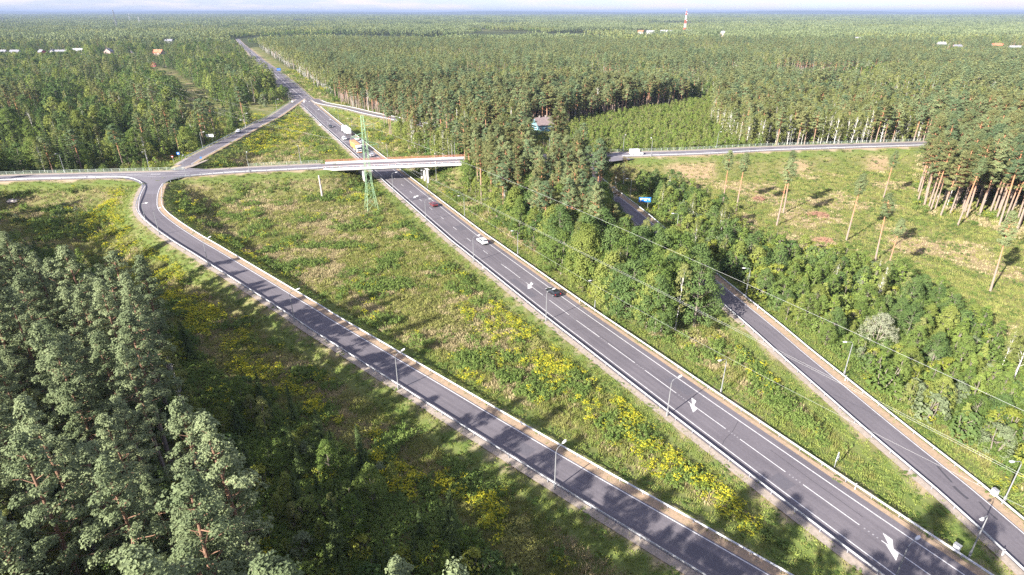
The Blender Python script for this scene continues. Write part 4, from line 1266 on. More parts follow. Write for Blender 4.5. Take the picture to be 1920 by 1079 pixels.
def mast(p, h, w0, w1, label, mats, seg, extra=False):
    o = empty("radio_mast", p)
    tag(o, label, "mast")
    for k in range(seg):
        za, zb = h * k / seg, h * (k + 1) / seg
        b = MB()
        wa, wb = w0 + (w1 - w0) * k / seg, w0 + (w1 - w0) * (k + 1) / seg
        sg = 3
        for i in range(4):
            c = lambda i, t: np.array([(wa + (wb - wa) * t) * (-1, 1, 1, -1)[i], (wa + (wb - wa) * t) * (-1, -1, 1, 1)[i], za + (zb - za) * t])
            b.tube([c(i, 0), c(i, 1)], w0 * .1 + .06, 4)
            for j in range(sg):
                b.tube([c(i, j / sg), c((i + 1) % 4, (j + 1) / sg)], w0 * .06 + .04, 4)
                b.tube([c((i + 1) % 4, j / sg), c(i, (j + 1) / sg)], w0 * .06 + .04, 4)
        b.obj("mast_section", [mats[k % len(mats)]], o)
    b = MB(); b.tube([(0, 0, h), (0, 0, h * 1.12)], w1 * .3 + .05, 5); b.obj("antenna", [mats[0]], o)
    if extra:
        for k, (zz, dx) in enumerate(((h * .62, 1), (h * .66, -1), (h * .9, 1), (h * .93, -1))):
            b = MB(); b.tube([(dx * w0 * .7, -w0 * .8, zz), (dx * w0 * .7, -w0 * .8 - .4, zz)], 1.1, 10); b.obj("dish", [M_WHITE], o)
    return o
M_MRED = mat("mast_red", (0.40, 0.09, 0.07), 0.6)
M_MPALE = mat("mast_pale", (0.50, 0.50, 0.50), 0.6)
mast((512.0, 1900.0, 0), 66, 3.4, 1.0, "tall red and white lattice radio mast on the horizon", [M_MPALE, M_MRED, M_MPALE, M_MRED, M_MPALE, M_MRED], 6, True)
mast((-1385.0, 2250.0, 0), 70, 2.6, .7, "slender grey guyed mast rising above the horizon", [M_POLE], 6)
mast((-2430.0, 4100.0, 0), 50, 2.6, 1.2, "small grey mast next to the slender mast", [M_MPALE], 4)
mast((-1910.0, 3300.0, 0), 40, 2.6, 1.4, "short pale mast farther along the horizon", [M_MPALE], 4)
mast((-2752.0, 3480.0, 0), 46, 2.2, 1.0, "faint thin mast at the horizon's edge", [M_POLE], 4)


# bare pole by the bridge, boulder, brush pile
p = (-72.62, 218.12, 1.50)
bp = MB(); bp.tube([(0, 0, -.8), (-.1, .2, 4), (-.35, .3, 9.2)], [.42, .36, .3], 9)
bo = bp.obj("bare_pole", [mat("weathered_wood", (0.40, 0.34, 0.31), 0.9, noise=(2.0, (0.52, 0.45, 0.41)))])
bo.location = (p[0], p[1], float(ground_z(np.array([p[0]]), np.array([p[1]]))[0])); tag(bo, "thick grey bare pole on the slope in front of the bridge", "pole")
def lump(name, p, r, h, m, label, cat, seed):
    rng = np.random.default_rng(seed)
    V, F = [], []
    nu, nv = 14, 7
    for j in range(nv):
        t = j / (nv - 1) * math.pi / 2
        for i in range(nu):
            a = 2 * math.pi * i / nu
            k = 1 + rng.uniform(-.16, .16)
            V.append((math.cos(a) * math.cos(t) * r * k, math.sin(a) * math.cos(t) * r * k * .8, math.sin(t) * h * k - .15))
    for j in range(nv - 1):
        for i in range(nu):
            F.append((j * nu + i, j * nu + (i + 1) % nu, (j + 1) * nu + (i + 1) % nu, (j + 1) * nu + i))
    o = link(name, mesh_np(name, V, F, m)); o.location = (p[0], p[1], float(ground_z(np.array([p[0]]), np.array([p[1]]))[0]))
    return tag(o, label, cat)
lump("boulder", (-183.42, 208.67, 0.00), 2.2, 1.1, M_ROCK, "pale boulder lying in the shaded scrub at the left edge", "boulder", 3)
def brush_pile(p, r, h, label, seed):
    rng = np.random.default_rng(seed)
    o = empty("brush_pile", (p[0], p[1], float(ground_z(np.array([p[0]]), np.array([p[1]]))[0])))
    tag(o, label, "brush pile", "heaps of cut branches on the cleared field")
    b = MB()
    for k in range(260):
        a, q = rng.uniform(0, 6.28), r * math.sqrt(rng.uniform(0, 1))
        c = np.array([q * math.cos(a), q * math.sin(a) * .8, rng.uniform(.0, h) * (1 - (q / r) ** 2)])
        t = rng.uniform(0, 6.28); ln = rng.uniform(.5, 1.6)
        d = np.array([math.cos(t), math.sin(t), rng.uniform(-.25, .45)]) * ln
        b.tube([c - d, c + d], [.07, .03], 4, cap=False)
    x = b.obj("branch", [M_BRUSH], o); x["kind"] = "stuff"
brush_pile((107.94, 198.02, 0.00), 3.4, 1.3, "large reddish heap of cut branches in the middle of the cleared field", 5)
brush_pile((94.69, 217.50, 0.00), 2.4, 1.2, "dark stump heap at the near corner of the cleared field", 6)
brush_pile((98.18, 173.45, 0.00), 2.6, .7, "flat brown heap of branches by the middle lone pine", 8)

# ------------------------------------------------------------------ plants
M_BARKP = bpy.data.materials.new("pine_bark")
M_BARKP.use_nodes = True
nt = M_BARKP.node_tree
tcn = nt.nodes.new("ShaderNodeTexCoord"); sx = nt.nodes.new("ShaderNodeSeparateXYZ")
rp = nt.nodes.new("ShaderNodeValToRGB")
rp.color_ramp.elements[0].position = 0.25; rp.color_ramp.elements[0].color = (0.25, 0.19, 0.155, 1)
rp.color_ramp.elements[1].position = 0.55; rp.color_ramp.elements[1].color = (0.40, 0.19, 0.10, 1)
mr = nt.nodes.new("ShaderNodeMapRange"); mr.inputs["From Max"].default_value = 22.0
nt.links.new(tcn.outputs["Object"], sx.inputs[0]); nt.links.new(sx.outputs["Z"], mr.inputs["Value"])
nt.links.new(mr.outputs[0], rp.inputs["Fac"]); nt.links.new(rp.outputs["Color"], nt.nodes["Principled BSDF"].inputs["Base Color"])
nt.nodes["Principled BSDF"].inputs["Roughness"].default_value = 0.95
M_BARKF = M_BARKP.copy()
M_BARKF.name = "pine_bark_dull"
for e_, c_ in zip([n for n in M_BARKF.node_tree.nodes if n.type == "VALTORGB"][0].color_ramp.elements, ((0.16, 0.13, 0.11, 1), (0.22, 0.125, 0.08, 1))):
    e_.color = c_
M_BARKB = mat("birch_bark", (0.68, 0.65, 0.60), 0.8, noise=(3.0, (0.40, 0.38, 0.35)))
M_BARKG = mat("grey_bark", (0.20, 0.17, 0.14), 0.9)
M_DEADW = mat("dead_twigs", (0.30, 0.24, 0.20), 0.9)
LF = {
    "pine": leaf_mat("pine_needles", (0.095, 0.132, 0.058), (0.285, 0.325, 0.155), .28, .55),
    "spruce": leaf_mat("spruce_needles", (0.045, 0.075, 0.030), (0.135, 0.175, 0.062), .2, .4),
    "birch": leaf_mat("birch_leaves", (0.13, 0.16, 0.045), (0.32, 0.33, 0.125), .35, .55),
    "alder": leaf_mat("alder_leaves", (0.075, 0.130, 0.032), (0.23, 0.29, 0.080), .35, .45),
    "young": leaf_mat("young_leaves", (0.11, 0.175, 0.036), (0.28, 0.345, 0.090), .38, .5),
    "bush": leaf_mat("bush_leaves", (0.08, 0.14, 0.036), (0.25, 0.30, 0.085), .35, .6),
    "willow": leaf_mat("willow_leaves", (0.20, 0.22, 0.15), (0.38, 0.39, 0.27), .3, .4),
    "brown": leaf_mat("brownish_leaves", (0.13, 0.105, 0.045), (0.26, 0.21, 0.10), .25, .4),
}

LF["pinef"] = leaf_mat("pine_needles_pale", (0.115, 0.152, 0.075), (0.31, 0.355, 0.19), .28, .5)
LF["alder2"] = leaf_mat("alder_leaves_dark", (0.055, 0.105, 0.034), (0.165, 0.225, 0.075), .3, .45)
LF["alder3"] = leaf_mat("alder_leaves_light", (0.13, 0.175, 0.04), (0.32, 0.35, 0.10), .38, .45)
LF["bush2"] = leaf_mat("bush_leaves_yellow", (0.15, 0.18, 0.03), (0.34, 0.36, 0.08), .35, .5)
LF["bush3"] = leaf_mat("bush_leaves_grey", (0.11, 0.145, 0.075), (0.25, 0.29, 0.16), .3, .5)
LF["young2"] = leaf_mat("young_leaves_olive", (0.13, 0.155, 0.05), (0.30, 0.315, 0.115), .35, .5)
LF["pine2"] = leaf_mat("pine_needles_olive", (0.095, 0.115, 0.045), (0.265, 0.27, 0.115), .25, .5)
LF["pine3"] = leaf_mat("pine_needles_blue", (0.07, 0.110, 0.055), (0.205, 0.265, 0.135), .25, .5)

def diamonds(C, Nn, size, rng, asp=.62):
    """leaf-sized rhombs at C facing roughly Nn"""
    n = len(C)
    Nn = Nn / (np.linalg.norm(Nn, axis=1)[:, None] + 1e-9)
    r = rng.normal(size=(n, 3))
    u = np.cross(Nn, r); u /= (np.linalg.norm(u, axis=1)[:, None] + 1e-9)
    w = np.cross(Nn, u)
    s = np.asarray(size)[:, None]
    bend = Nn * s * .25
    V = np.stack([C + u * s - bend, C + w * s * asp, C - u * s - bend, C - w * s * asp], 1).reshape(-1, 3)
    F = np.arange(4 * n).reshape(n, 4)
    return V, F

def puff(cent, rad, nper, size, rng, up=.35, flat=.7, jit=.35, core=None, inner=.6, tvar=.3):
    """clumps of leaves: centres, radii -> vertices, faces, tone per face; leaves face away from the clump and from the crown's CORE"""
    cent = np.asarray(cent, float); rad = np.asarray(rad, float)
    n = len(cent)
    d = rng.normal(size=(n, nper, 3))
    d /= np.linalg.norm(d, axis=2)[:, :, None]
    out = cent - np.array([0, 0, core if core is not None else -50.0])
    out[:, 2] *= .8
    out /= (np.linalg.norm(out, axis=1)[:, None] + 1e-6)
    out = out[:, None, :]
    dt = (d * out).sum(2, keepdims=True)
    d = np.where((dt < -.25) & (rng.uniform(0, 1, (n, nper, 1)) < .85), d - 2 * dt * out, d)
    rr_ = rng.uniform(inner, 1.0, (n, nper, 1))
    P = cent[:, None, :] + d * rr_ * rad[:, None, None] * np.array([1, 1, flat])
    nn = d * .9 + out * .55 + np.array([0, 0, up]) + rng.normal(size=d.shape) * jit
    sz = (size * rng.uniform(.65, 1.25, (n, nper))).ravel()
    V, F = diamonds(P.reshape(-1, 3), nn.reshape(-1, 3), sz, rng)
    tone = np.clip(np.repeat(rng.uniform(.5 - tvar, .5 + tvar, n), nper) + rng.uniform(-.12, .12, n * nper), 0, 1)
    return V, F, tone

class Plant:
    def __init__(s, kind, ht):
        s.kind, s.ht = kind, ht
        s.wood = MB()
        s.V, s.F, s.T = [], [], []
        s.n = 0
    def leaves(s, V, F, T):
        s.V.append(V); s.F.append(F + s.n); s.T.append(T); s.n += len(V)
    def finish(s, bark, leaf, tag_):
        V = np.concatenate(s.V); F = np.concatenate(s.F); T = np.concatenate(s.T)
        s.trunk = s.wood.mesh("trunk_" + tag_, [bark])
        s.crown = mesh_np("crown_" + tag_, V, F.tolist(), [leaf], None, T)
        nw = len(s.wood.V)
        VV = np.concatenate([np.array(s.wood.V).reshape(-1, 3), V])
        FF = s.wood.F + (F + nw).tolist()
        me = mesh_np("tree_" + tag_, VV, FF, [bark, leaf], [0] * len(s.wood.F) + [1] * len(F), np.concatenate([np.zeros(len(s.wood.F)), T]))
        s.whole = me
        return s

LOD = ((20, 1.0), (10, 1.5), (5, 2.2))
def make_pine(seed, H, base, rmax, lod=0, shape=.75, leaf="pine"):
    rng = np.random.default_rng(seed)
    p = Plant("pine", H)
    k, sz = LOD[lod]
    bend = rng.uniform(-.5, .5, 2)
    tr = lambda t: np.array([bend[0] * t * t, bend[1] * t * t, H * t])
    ts = np.linspace(0, .97, 8 if lod < 2 else 4)
    p.wood.tube([tr(t) - np.array([0, 0, .3]) * (t == 0) for t in ts * (1, .9, .72)[lod]], [(.25 * (1 - .8 * t) + .02) * (1, 1, .9)[lod] for t in ts], 8 if lod == 0 else 5, cap=False)
    nb = (46, 32, 18)[lod]
    C, Rr = [], []
    lobe = rng.uniform(.6, 1.15, 7)
    for i in range(nb):
        t = base + (1 - base) * (i + rng.uniform(0, 1)) / nb
        q = (t - base) / (1 - base)
        a = i * 2.399 + rng.uniform(-.5, .5)
        prof = min(1, .45 + q * 2.2) * (1 - q ** 2.2) ** shape + .1
        ln = rmax * prof * lobe[int(a % 6.283 / 6.284 * 7)] * rng.uniform(.65, 1.12)
        el = R(-8 + 55 * q + rng.uniform(-10, 14))
        d = np.array([math.cos(a) * math.cos(el), math.sin(a) * math.cos(el), math.sin(el)])
        o = tr(t)
        if lod < 2:
            p.wood.tube([o, o + d * ln * .55 + np.array([0, 0, -.06 * ln]), o + d * ln], [.055, .035, .015], 3, cap=False)
        nc = max(1, int(round((1.0 + ln * 1.15) * (1, .8, .45)[lod])))
        for c in range(nc):
            f = .42 + .58 * (c + rng.uniform(.1, .9)) / nc
            sd = np.cross(d, (0, 0, 1)) * rng.uniform(-.42, .42) * ln * .6
            C.append(o + d * ln * f + sd + np.array([0, 0, .15 + rng.uniform(-.1, .35)]))
            Rr.append(rng.uniform(.42, .82) * (1, 1.05, 1.5)[lod])
    for j in range((5, 3, 1)[lod]):
        C.append(tr(.97) + np.array([rng.uniform(-.35, .35), rng.uniform(-.35, .35), rng.uniform(-.4, .5)])); Rr.append(.5)
    p.leaves(*puff(C, Rr, (k + 2) * (2 if lod == 0 else 1), (.145 if lod == 0 else .21) * sz, rng, .35, .68, .32, H * (base + .1), (.45, .75, .8)[lod], (.3, .2, .15)[lod]))
    if lod < 2:       # dead snags below the crown
        for i in range(9):
            t = base * rng.uniform(.62, 1.0); a = rng.uniform(0, 6.28); o = tr(t)
            p.wood.tube([o, o + np.array([math.cos(a), math.sin(a), rng.uniform(-.2, .3)]) * rng.uniform(.5, 1.3)], [.04, .015], 3, cap=False)
    return p

def make_spruce(seed, H, rfrac=.17, lod=0):
    rng = np.random.default_rng(seed)
    p = Plant("spruce", H)
    p.wood.tube([(0, 0, -.3), (0, 0, H * .5), (0, 0, H * .98)], [.2, .12, .02], 6, cap=False)
    nl = (20, 13, 8)[lod]; per = (9, 7, 5)[lod]
    C, Nn, Sz, T = [], [], [], []
    for l in range(nl):
        t = .06 + .93 * (l / nl) ** .92
        rad = H * rfrac * (1 - t) ** .85 + .12
        for b in range(per):
            a = 6.283 * b / per + l * 1.3 + rng.uniform(-.35, .35)
            ln = rad * rng.uniform(.68, 1.18)
            ns = max(2, int((3 + ln * 3.2) * (1, .6, .35)[lod]))
            tone = rng.uniform(.15, .85)
            for s_ in range(ns):
                f = (s_ + .6) / ns
                dr = -.32 * f * ln + .12 * f * f * ln
                x = ln * f
                side = rng.uniform(-.28, .28) * ln * (1.1 - f)
                C.append((math.cos(a) * x - math.sin(a) * side, math.sin(a) * x + math.cos(a) * side, H * t + dr + rng.uniform(-.08, .08)))
                Nn.append((math.cos(a) * .55 + rng.normal() * .3, math.sin(a) * .55 + rng.normal() * .3, .9))
                Sz.append((.26 + .10 * ln * (1 - f)) * (1, 1.5, 2.3)[lod] * rng.uniform(.7, 1.2))
                T.append(np.clip(tone * .7 + .3 * f + rng.uniform(-.1, .1), 0, 1))
    for j in range(5):
        C.append((0, 0, H * (1 - .012 * j))); Nn.append((rng.normal(), rng.normal(), .4)); Sz.append(.22); T.append(.6)
    V, F = diamonds(np.array(C), np.array(Nn), np.array(Sz), rng, .5)
    p.leaves(V, F, np.array(T))
    return p

def make_broad(seed, H, base, rmax, lod=0, kind="alder", slim=1.0, ncl=110, leafsz=.24, cl=(.55, 1.05), droop=0.0, trunk_r=.2, stems=1):
    rng = np.random.default_rng(seed)
    p = Plant(kind, H)
    k, sz = LOD[lod]
    n = max(8, int(ncl * (1, .75, .4)[lod]))
    lobes = [(rng.uniform(0, 6.28), rng.uniform(.15, .95), rng.uniform(.72, 1.25)) for _ in range(9)]
    C, Rr = [], []
    for i in range(n):
        q = rng.uniform(0, 1) ** .85
        a = rng.uniform(0, 6.283)
        prof = math.sin(math.pi * min(1, (.13 + .87 * q)) ** .8) ** .75 if q < .97 else .2
        k_ = 1.0
        for la, lz, ls in lobes:
            w = math.exp(-((math.cos(a - la) - 1) ** 2) * 2.5 - ((q - lz) / .22) ** 2)
            k_ = k_ * (1 - w) + ls * w
        r_ = rmax * prof * k_ * (rng.uniform(.25, 1.0) ** .45)
        z = H * (base + (1 - base) * q * .97) - droop * r_ * rng.uniform(0, 1)
        C.append((math.cos(a) * r_, math.sin(a) * r_, max(.25, z)))
        Rr.append(rng.uniform(*cl) * (1, 1.1, 1.5)[lod])
    p.leaves(*puff(C, Rr, int((k + 1) * (1.8 if lod == 0 else 1)), leafsz * sz * (.74 if lod == 0 else 1), rng, .25, .8, .35, H * (base + .25), (.5, .7, .8)[lod], (.32, .22, .18)[lod]))
    for st in range(stems):
        a = rng.uniform(0, 6.28); sp = 0 if stems == 1 else rmax * .3
        bend = rng.uniform(-.5, .5, 2) * (.4 if stems == 1 else 1)
        pts = [(math.cos(a) * sp * .3, math.sin(a) * sp * .3, -.3), (math.cos(a) * sp + bend[0] * .5, math.sin(a) * sp + bend[1] * .5, H * .45), (math.cos(a) * sp * 1.2 + bend[0], math.sin(a) * sp * 1.2 + bend[1], H * .9)]
        p.wood.tube(pts, [trunk_r, trunk_r * .65, .03], 7 if lod == 0 else 4, cap=False)
    if lod < 2:
        for c in C[::4]:
            t = max(.08, min(.85, (c[2] / H) * .72))
            p.wood.tube([(0, 0, H * t), tuple(np.array(c) * .9 + np.array([0, 0, H * t * .1]))], [.045, .015], 3, cap=False)
    return p

def make_snag(seed, H):
    rng = np.random.default_rng(seed)
    p = Plant("dead", H)
    p.wood.tube([(0, 0, -.3), (.1, 0, H * .5), (0, .2, H)], [.2, .12, .02], 6, cap=False)
    for i in range(26):
        t = rng.uniform(.35, .97); a = rng.uniform(0, 6.28); ln = rng.uniform(.8, 2.6) * (1.2 - t)  + .4
        o = np.array([0.05, .1, H * t]); d = np.array([math.cos(a), math.sin(a), rng.uniform(.4, 1.0)])
        p.wood.tube([o, o + d * ln * .6, o + d * ln + np.array([0, 0, .3])], [.06, .035, .012], 3, cap=False)
    p.leaves(*puff([(rng.uniform(-1, 1), rng.uniform(-1, 1), H * rng.uniform(.5, .95)) for _ in range(6)], [.4] * 6, 5, .2, rng))
    return p

PROTO = {}
def reg(kind, lod, plants, bark, leaf):
    for i, p in enumerate(plants):
        p.finish(bark, leaf[i % len(leaf)] if isinstance(leaf, list) else leaf, f"{kind}_{lod}_{i}")
    PROTO[(kind, lod)] = plants
for lod in (0, 1, 2):
    reg("pine", lod, [make_pine(20 + i, 22, b, r, lod, s_) for i, (b, r, s_) in enumerate(((.52, 3.3, .75), (.58, 3.0, .65), (.46, 3.5, .9), (.62, 2.9, .6), (.42, 3.2, 1.0)))], M_BARKP, [LF["pine"], LF["pine2"], LF["pine"], LF["pine3"], LF["pine2"]])
    reg("spruce", lod, [make_spruce(40 + i, 14, rf, lod) for i, rf in enumerate((.16, .19, .14))], M_BARKG, LF["spruce"])
    reg("birch", lod, [make_broad(60 + i, 18, b, r, lod, "birch", 1, 84, .2, (.4, .8), .5, .15) for i, (b, r) in enumerate(((.34, 2.1), (.42, 2.0), (.28, 2.4)))], M_BARKB, LF["birch"])
    reg("alder", lod, [make_broad(80 + i, 13, b, r, lod, "alder", 1, 120, .25, (.6, 1.15), .1, .19) for i, (b, r) in enumerate(((.16, 3.5), (.1, 4.0), (.2, 3.2), (.12, 2.9)))], M_BARKG, [LF["alder"], LF["alder2"], LF["alder3"], LF["alder"]])
    reg("young", lod, [make_broad(100 + i, 6, .08, r, lod, "young", 1, 44, .15, (.3, .55), .0, .07) for i, r in enumerate((1.15, 1.0, 1.35, .9))], M_BARKG, [LF["young"], LF["young2"], LF["young"], LF["alder3"]])
    reg("bush", lod, [make_broad(120 + i, 3.2, .0, r, lod, "bush", 1, 46, .15, (.35, .65), .0, .06, 3) for i, r in enumerate((1.7, 2.0, 1.4, 1.8))], M_BARKG, [LF["bush"], LF["bush2"], LF["bush3"], LF["alder2"]])
reg("forepine", 0, [make_pine(220 + i, 22, b, r, 0, s_) for i, (b, r, s_) in enumerate(((.32, 3.6, 1.15), (.38, 3.9, 1.05), (.28, 3.3, 1.35), (.42, 3.7, .95), (.38, 3.0, 1.3)))], M_BARKF, LF["pinef"])
for lod in (0, 1, 2):
    reg("oak", lod, [make_broad(170 + i, 14, b, r, lod, "alder", 1, n_, .27, (.75, 1.4), .1, .24) for i, (b, r, n_) in enumerate(((.12, 4.6, 150), (.08, 5.3, 165), (.16, 4.2, 140), (.1, 5.0, 150)))], M_BARKG, [LF["alder2"], LF["alder"], LF["alder3"], LF["alder2"]])
reg("lone", 0, [make_pine(240 + i, 22, b, r, 0, .8) for i, (b, r) in enumerate(((.66, 2.1), (.72, 1.9), (.6, 2.3), (.7, 2.0), (.76, 1.8)))], M_BARKP, LF["pine"])
reg("willow", 0, [make_broad(140, 7.5, .02, 4.2, 0, "willow", 1, 170, .16, (.5, .9), .2, .12, 4)], M_BARKG, LF["willow"])
reg("brown", 0, [make_broad(150 + i, 13, .2, 2.6, 0, "birch", 1, 80, .2, (.4, .8), .5, .15) for i in range(2)], M_BARKB, LF["brown"])
reg("snag", 0, [make_snag(160, 15)], M_BARKB, LF["birch"])

LONEPOS = {(1456, 425): (88.8, 187.0), (1468, 402): (96.5, 200.1), (1586, 452): (105.1, 173.3), (1640, 492): (104.4, 155.9), (1657, 527): (99.6, 143.0), (1656, 372): (143.5, 219.9), (1855, 549): (122.6, 135.7), (1354, 392): (76.8, 206.4), (1379, 401): (79.8, 200.8), (1896, 722): (96.5, 94.6), (1795, 425): (149.5, 187.0), (1642, 640): (79.6, 111.2), (1168, 352): (45.5, 235.1), (1150, 398): (36.5, 202.6), (1262, 490): (46.6, 156.7), (1052, 300): (23.9, 284.8), (1118, 218): (58.2, 416.9)}
HAZE = 7.5e-5
# ---- where they stand
def frame(x, y, z):
    p = R(25.195)
    w = y * math.cos(p) + (CAM_H - z) * math.sin(p)
    v = -(CAM_H - z) * math.cos(p) + y * math.sin(p)
    w = np.maximum(w, 1.0)
    return 960 + 1100 * x / w, 539.5 - 1100 * v / w, w

TREES = []     # kind, x, y, height, zone
def plant(zone, x, y, kinds, rng, clear=2.0):
    """kinds: list of (share, kind, hmin, hmax)"""
    _, d = ground_z(x, y, True)
    k = d > clear
    x, y = x[k], y[k]
    sh = np.array([q[0] for q in kinds], float); sh /= sh.sum()
    c = rng.choice(len(kinds), len(x), p=sh)
    hm_ = .82 + .36 * fbm(x, y, 55, 2, 201) if zone in ("big_forest", "left_far", "left_wood", "edge_birch") else np.ones(len(x))
    for i in range(len(x)):
        _, kd, a, b = kinds[c[i]]
        TREES.append((kd, float(x[i]), float(y[i]), float(rng.uniform(a, b)) * float(hm_[i]), zone))
G1 = np.random.default_rng(101)
x, y = sample(Z_FORE, 6.1, G1); plant("fore", x, y, [(.95, "forepine", 18, 29), (.05, "birch", 15, 19)], G1)
x, y = sample(Z_FORE, 4.6, G1); plant("fore_under", x, y, [(.5, "spruce", 5, 11), (.5, "bush", 2.5, 5)], G1)
x, y = sample(Z_DARK, 3.0, G1)
k = fbm(x, y, 9, 2, 4) > .40
plant("dark", x[k], y[k], [(.34, "spruce", 3.5, 9.5), (.30, "bush", 2, 4.5), (.28, "young", 3, 7), (.08, "alder", 5, 8)], G1, 6.0)
zl = [(-200, 205), (-150, 170), (-118, 152), (-125, 172), (-150, 205), (-190, 215)]
x, y = sample(zl, 3.4, G1); k = fbm(x, y, 12, 2, 8) > .5
plant("scrub", x[k], y[k], [(1, "bush", 1.0, 2.4)], G1, 5)
x, y = sample(Z_MID, 3.8, G1)
north = y > 195
plant("mid", x[~north], y[~north], [(.42, "alder", 11.5, 17), (.40, "oak", 12.5, 18), (.10, "birch", 14, 18), (.10, "bush", 3, 5)], G1, 2.2)
plant("mid_north", x[north], y[north], [(.50, "pine", 20, 26), (.30, "alder", 8, 13), (.10, "birch", 13, 18), (.1, "bush", 3, 5)], G1, 2.2)
x, y = sample(Z_MID, 3.3, G1); k = (y > 150) & (fbm(x, y, 14, 2, 60) > .5)
plant("mid_north", x[k], y[k], [(.35, "pine", 18, 24), (.65, "alder", 9, 14)], G1, 2.2)
x, y = sample(Z_SHRUB, 3.1, G1); k = fbm(x, y, 10, 2, 14) > .30
plant("shrubs", x[k], y[k], [(.24, "young", 4, 8), (.34, "bush", 3, 6), (.20, "alder", 5, 8.5), (.19, "oak", 5.5, 8.5), (.03, "birch", 8, 11)], G1, 3.0)
x, y = sample(Z_STAND, 5.0, G1); plant("stand", x, y, [(.93, "pine", 22, 28), (.07, "birch", 17, 21)], G1, 3)
zr = [(205.40, 301.45, 0.00), (201.55, 283.54, 0.00), (312.52, 252.94, 0.00), (451.91, 379.40, 0.00), (309.74, 369.99, 0.00), (221.49, 333.27, 0.00)]
x, y = sample(zr, 4.6, G1); plant("stand", x, y, [(.8, "pine", 18, 25), (.2, "birch", 15, 20)], G1, -3.5)
x, y = sample(Z_SAPL, 2.3, G1); plant("saplings", x, y, [(.9, "young", 4.0, 7.0), (.1, "bush", 2.5, 4)], G1, 2.5)
x, y = sample(Z_BIRCH, 3.6, G1); plant("birches", x, y, [(.66, "birch", 14, 20), (.22, "pine", 17, 22), (.12, "young", 5, 8)], G1, 4)
# left of the upper left ramp
zlm = [(-237.89, 252.94, 0.00), (-232.97, 264.44, 0.00), (-206.65, 268.48, 0.00), (-183.35, 274.75, 0.00), (-165.89, 283.54, 0.00), (-170.61, 310.53, 0.00), (-175.52, 349.09, 0.00), (-182.38, 421.88, 0.00), (-189.75, 518.63, 0.00), (-223.83, 602.21, 0.00), (-261.21, 580.08, 0.00), (-331.54, 580.08, 0.00), (-465.95, 559.45, 0.00), (-496.00, 489.21, 0.00)]
x, y = sample(zlm, 4.9, G1)
dl_, _, _ = nearest(x, y, RC); dc_, _, _ = nearest(x, y, CR)
fringe = (np.minimum(dl_, dc_) < 30)
op = inpoly(x, y, Z_OPENL)
k = fringe & ~op & (np.minimum(dl_, dc_) > 8)
plant("left_fringe", x[k], y[k], [(.50, "bush", 5, 8), (.2, "young", 6, 10), (.3, "alder", 7, 11)], G1, 3)
def mixed_wood(zone, x, y, rng):
    """patches: tall conifers, broad crowns, low young growth"""
    k_ = rng.uniform(0, 1, len(x)) < (.70 if zone == "left_wood" else .85)
    x, y = x[k_], y[k_]
    q = fbm(x, y, 34, 2, 140); q2 = fbm(x, y, 21, 2, 150)
    low = q < .43
    con = ~low & (q2 > .53)
    bro = ~low & ~con
    plant(zone, x[low], y[low], [(.40, "bush", 3, 5.5), (.34, "young", 4, 8), (.2, "alder", 5, 8), (.06, "spruce", 5, 10)], rng, 3)
    plant(zone, x[con], y[con], [(.52, "spruce", 11, 23), (.16, "pine", 17, 25), (.14, "birch", 13, 20), (.18, "oak", 10, 15)], rng, 3)
    thin = rng.uniform(0, 1, len(x)) < .72
    plant(zone, x[bro & thin], y[bro & thin], [(.62, "oak", 10, 19), (.18, "alder", 9, 15), (.14, "birch", 14, 21), (.06, "spruce", 10, 20)], rng, 3)
k = ~fringe & ~op
mixed_wood("left_wood", x[k], y[k], G1)
k = op & (fbm(x, y, 9, 2, 50) > .52) & (np.minimum(dl_, dc_) > 8)
plant("left_open", x[k], y[k], [(.7, "bush", 1.5, 3.5), (.3, "young", 2.5, 5)], G1, 3)
SPRUCES = [(-218.4, 264.4, 17), (-213.0, 276.9, 15), (-209.3, 283.5, 20), (-204.0, 288.1, 16), (-192.6, 292.8, 21), (-180.4, 283.5, 14), (-180.4, 297.7, 19), (-196.0, 333.3, 17), (-242.9, 283.5, 16), (-220.0, 333.3, 20), (-202.0, 359.3, 18), (-240.8, 307.9, 19), (-240.5, 344.2, 18), (-172.1, 295.3, 12), (-184.1, 333.3, 13)]
for bx_, by_, bh_ in SPRUCES:
    TREES.append(("spruce", bx_, by_, bh_, "left_wood"))
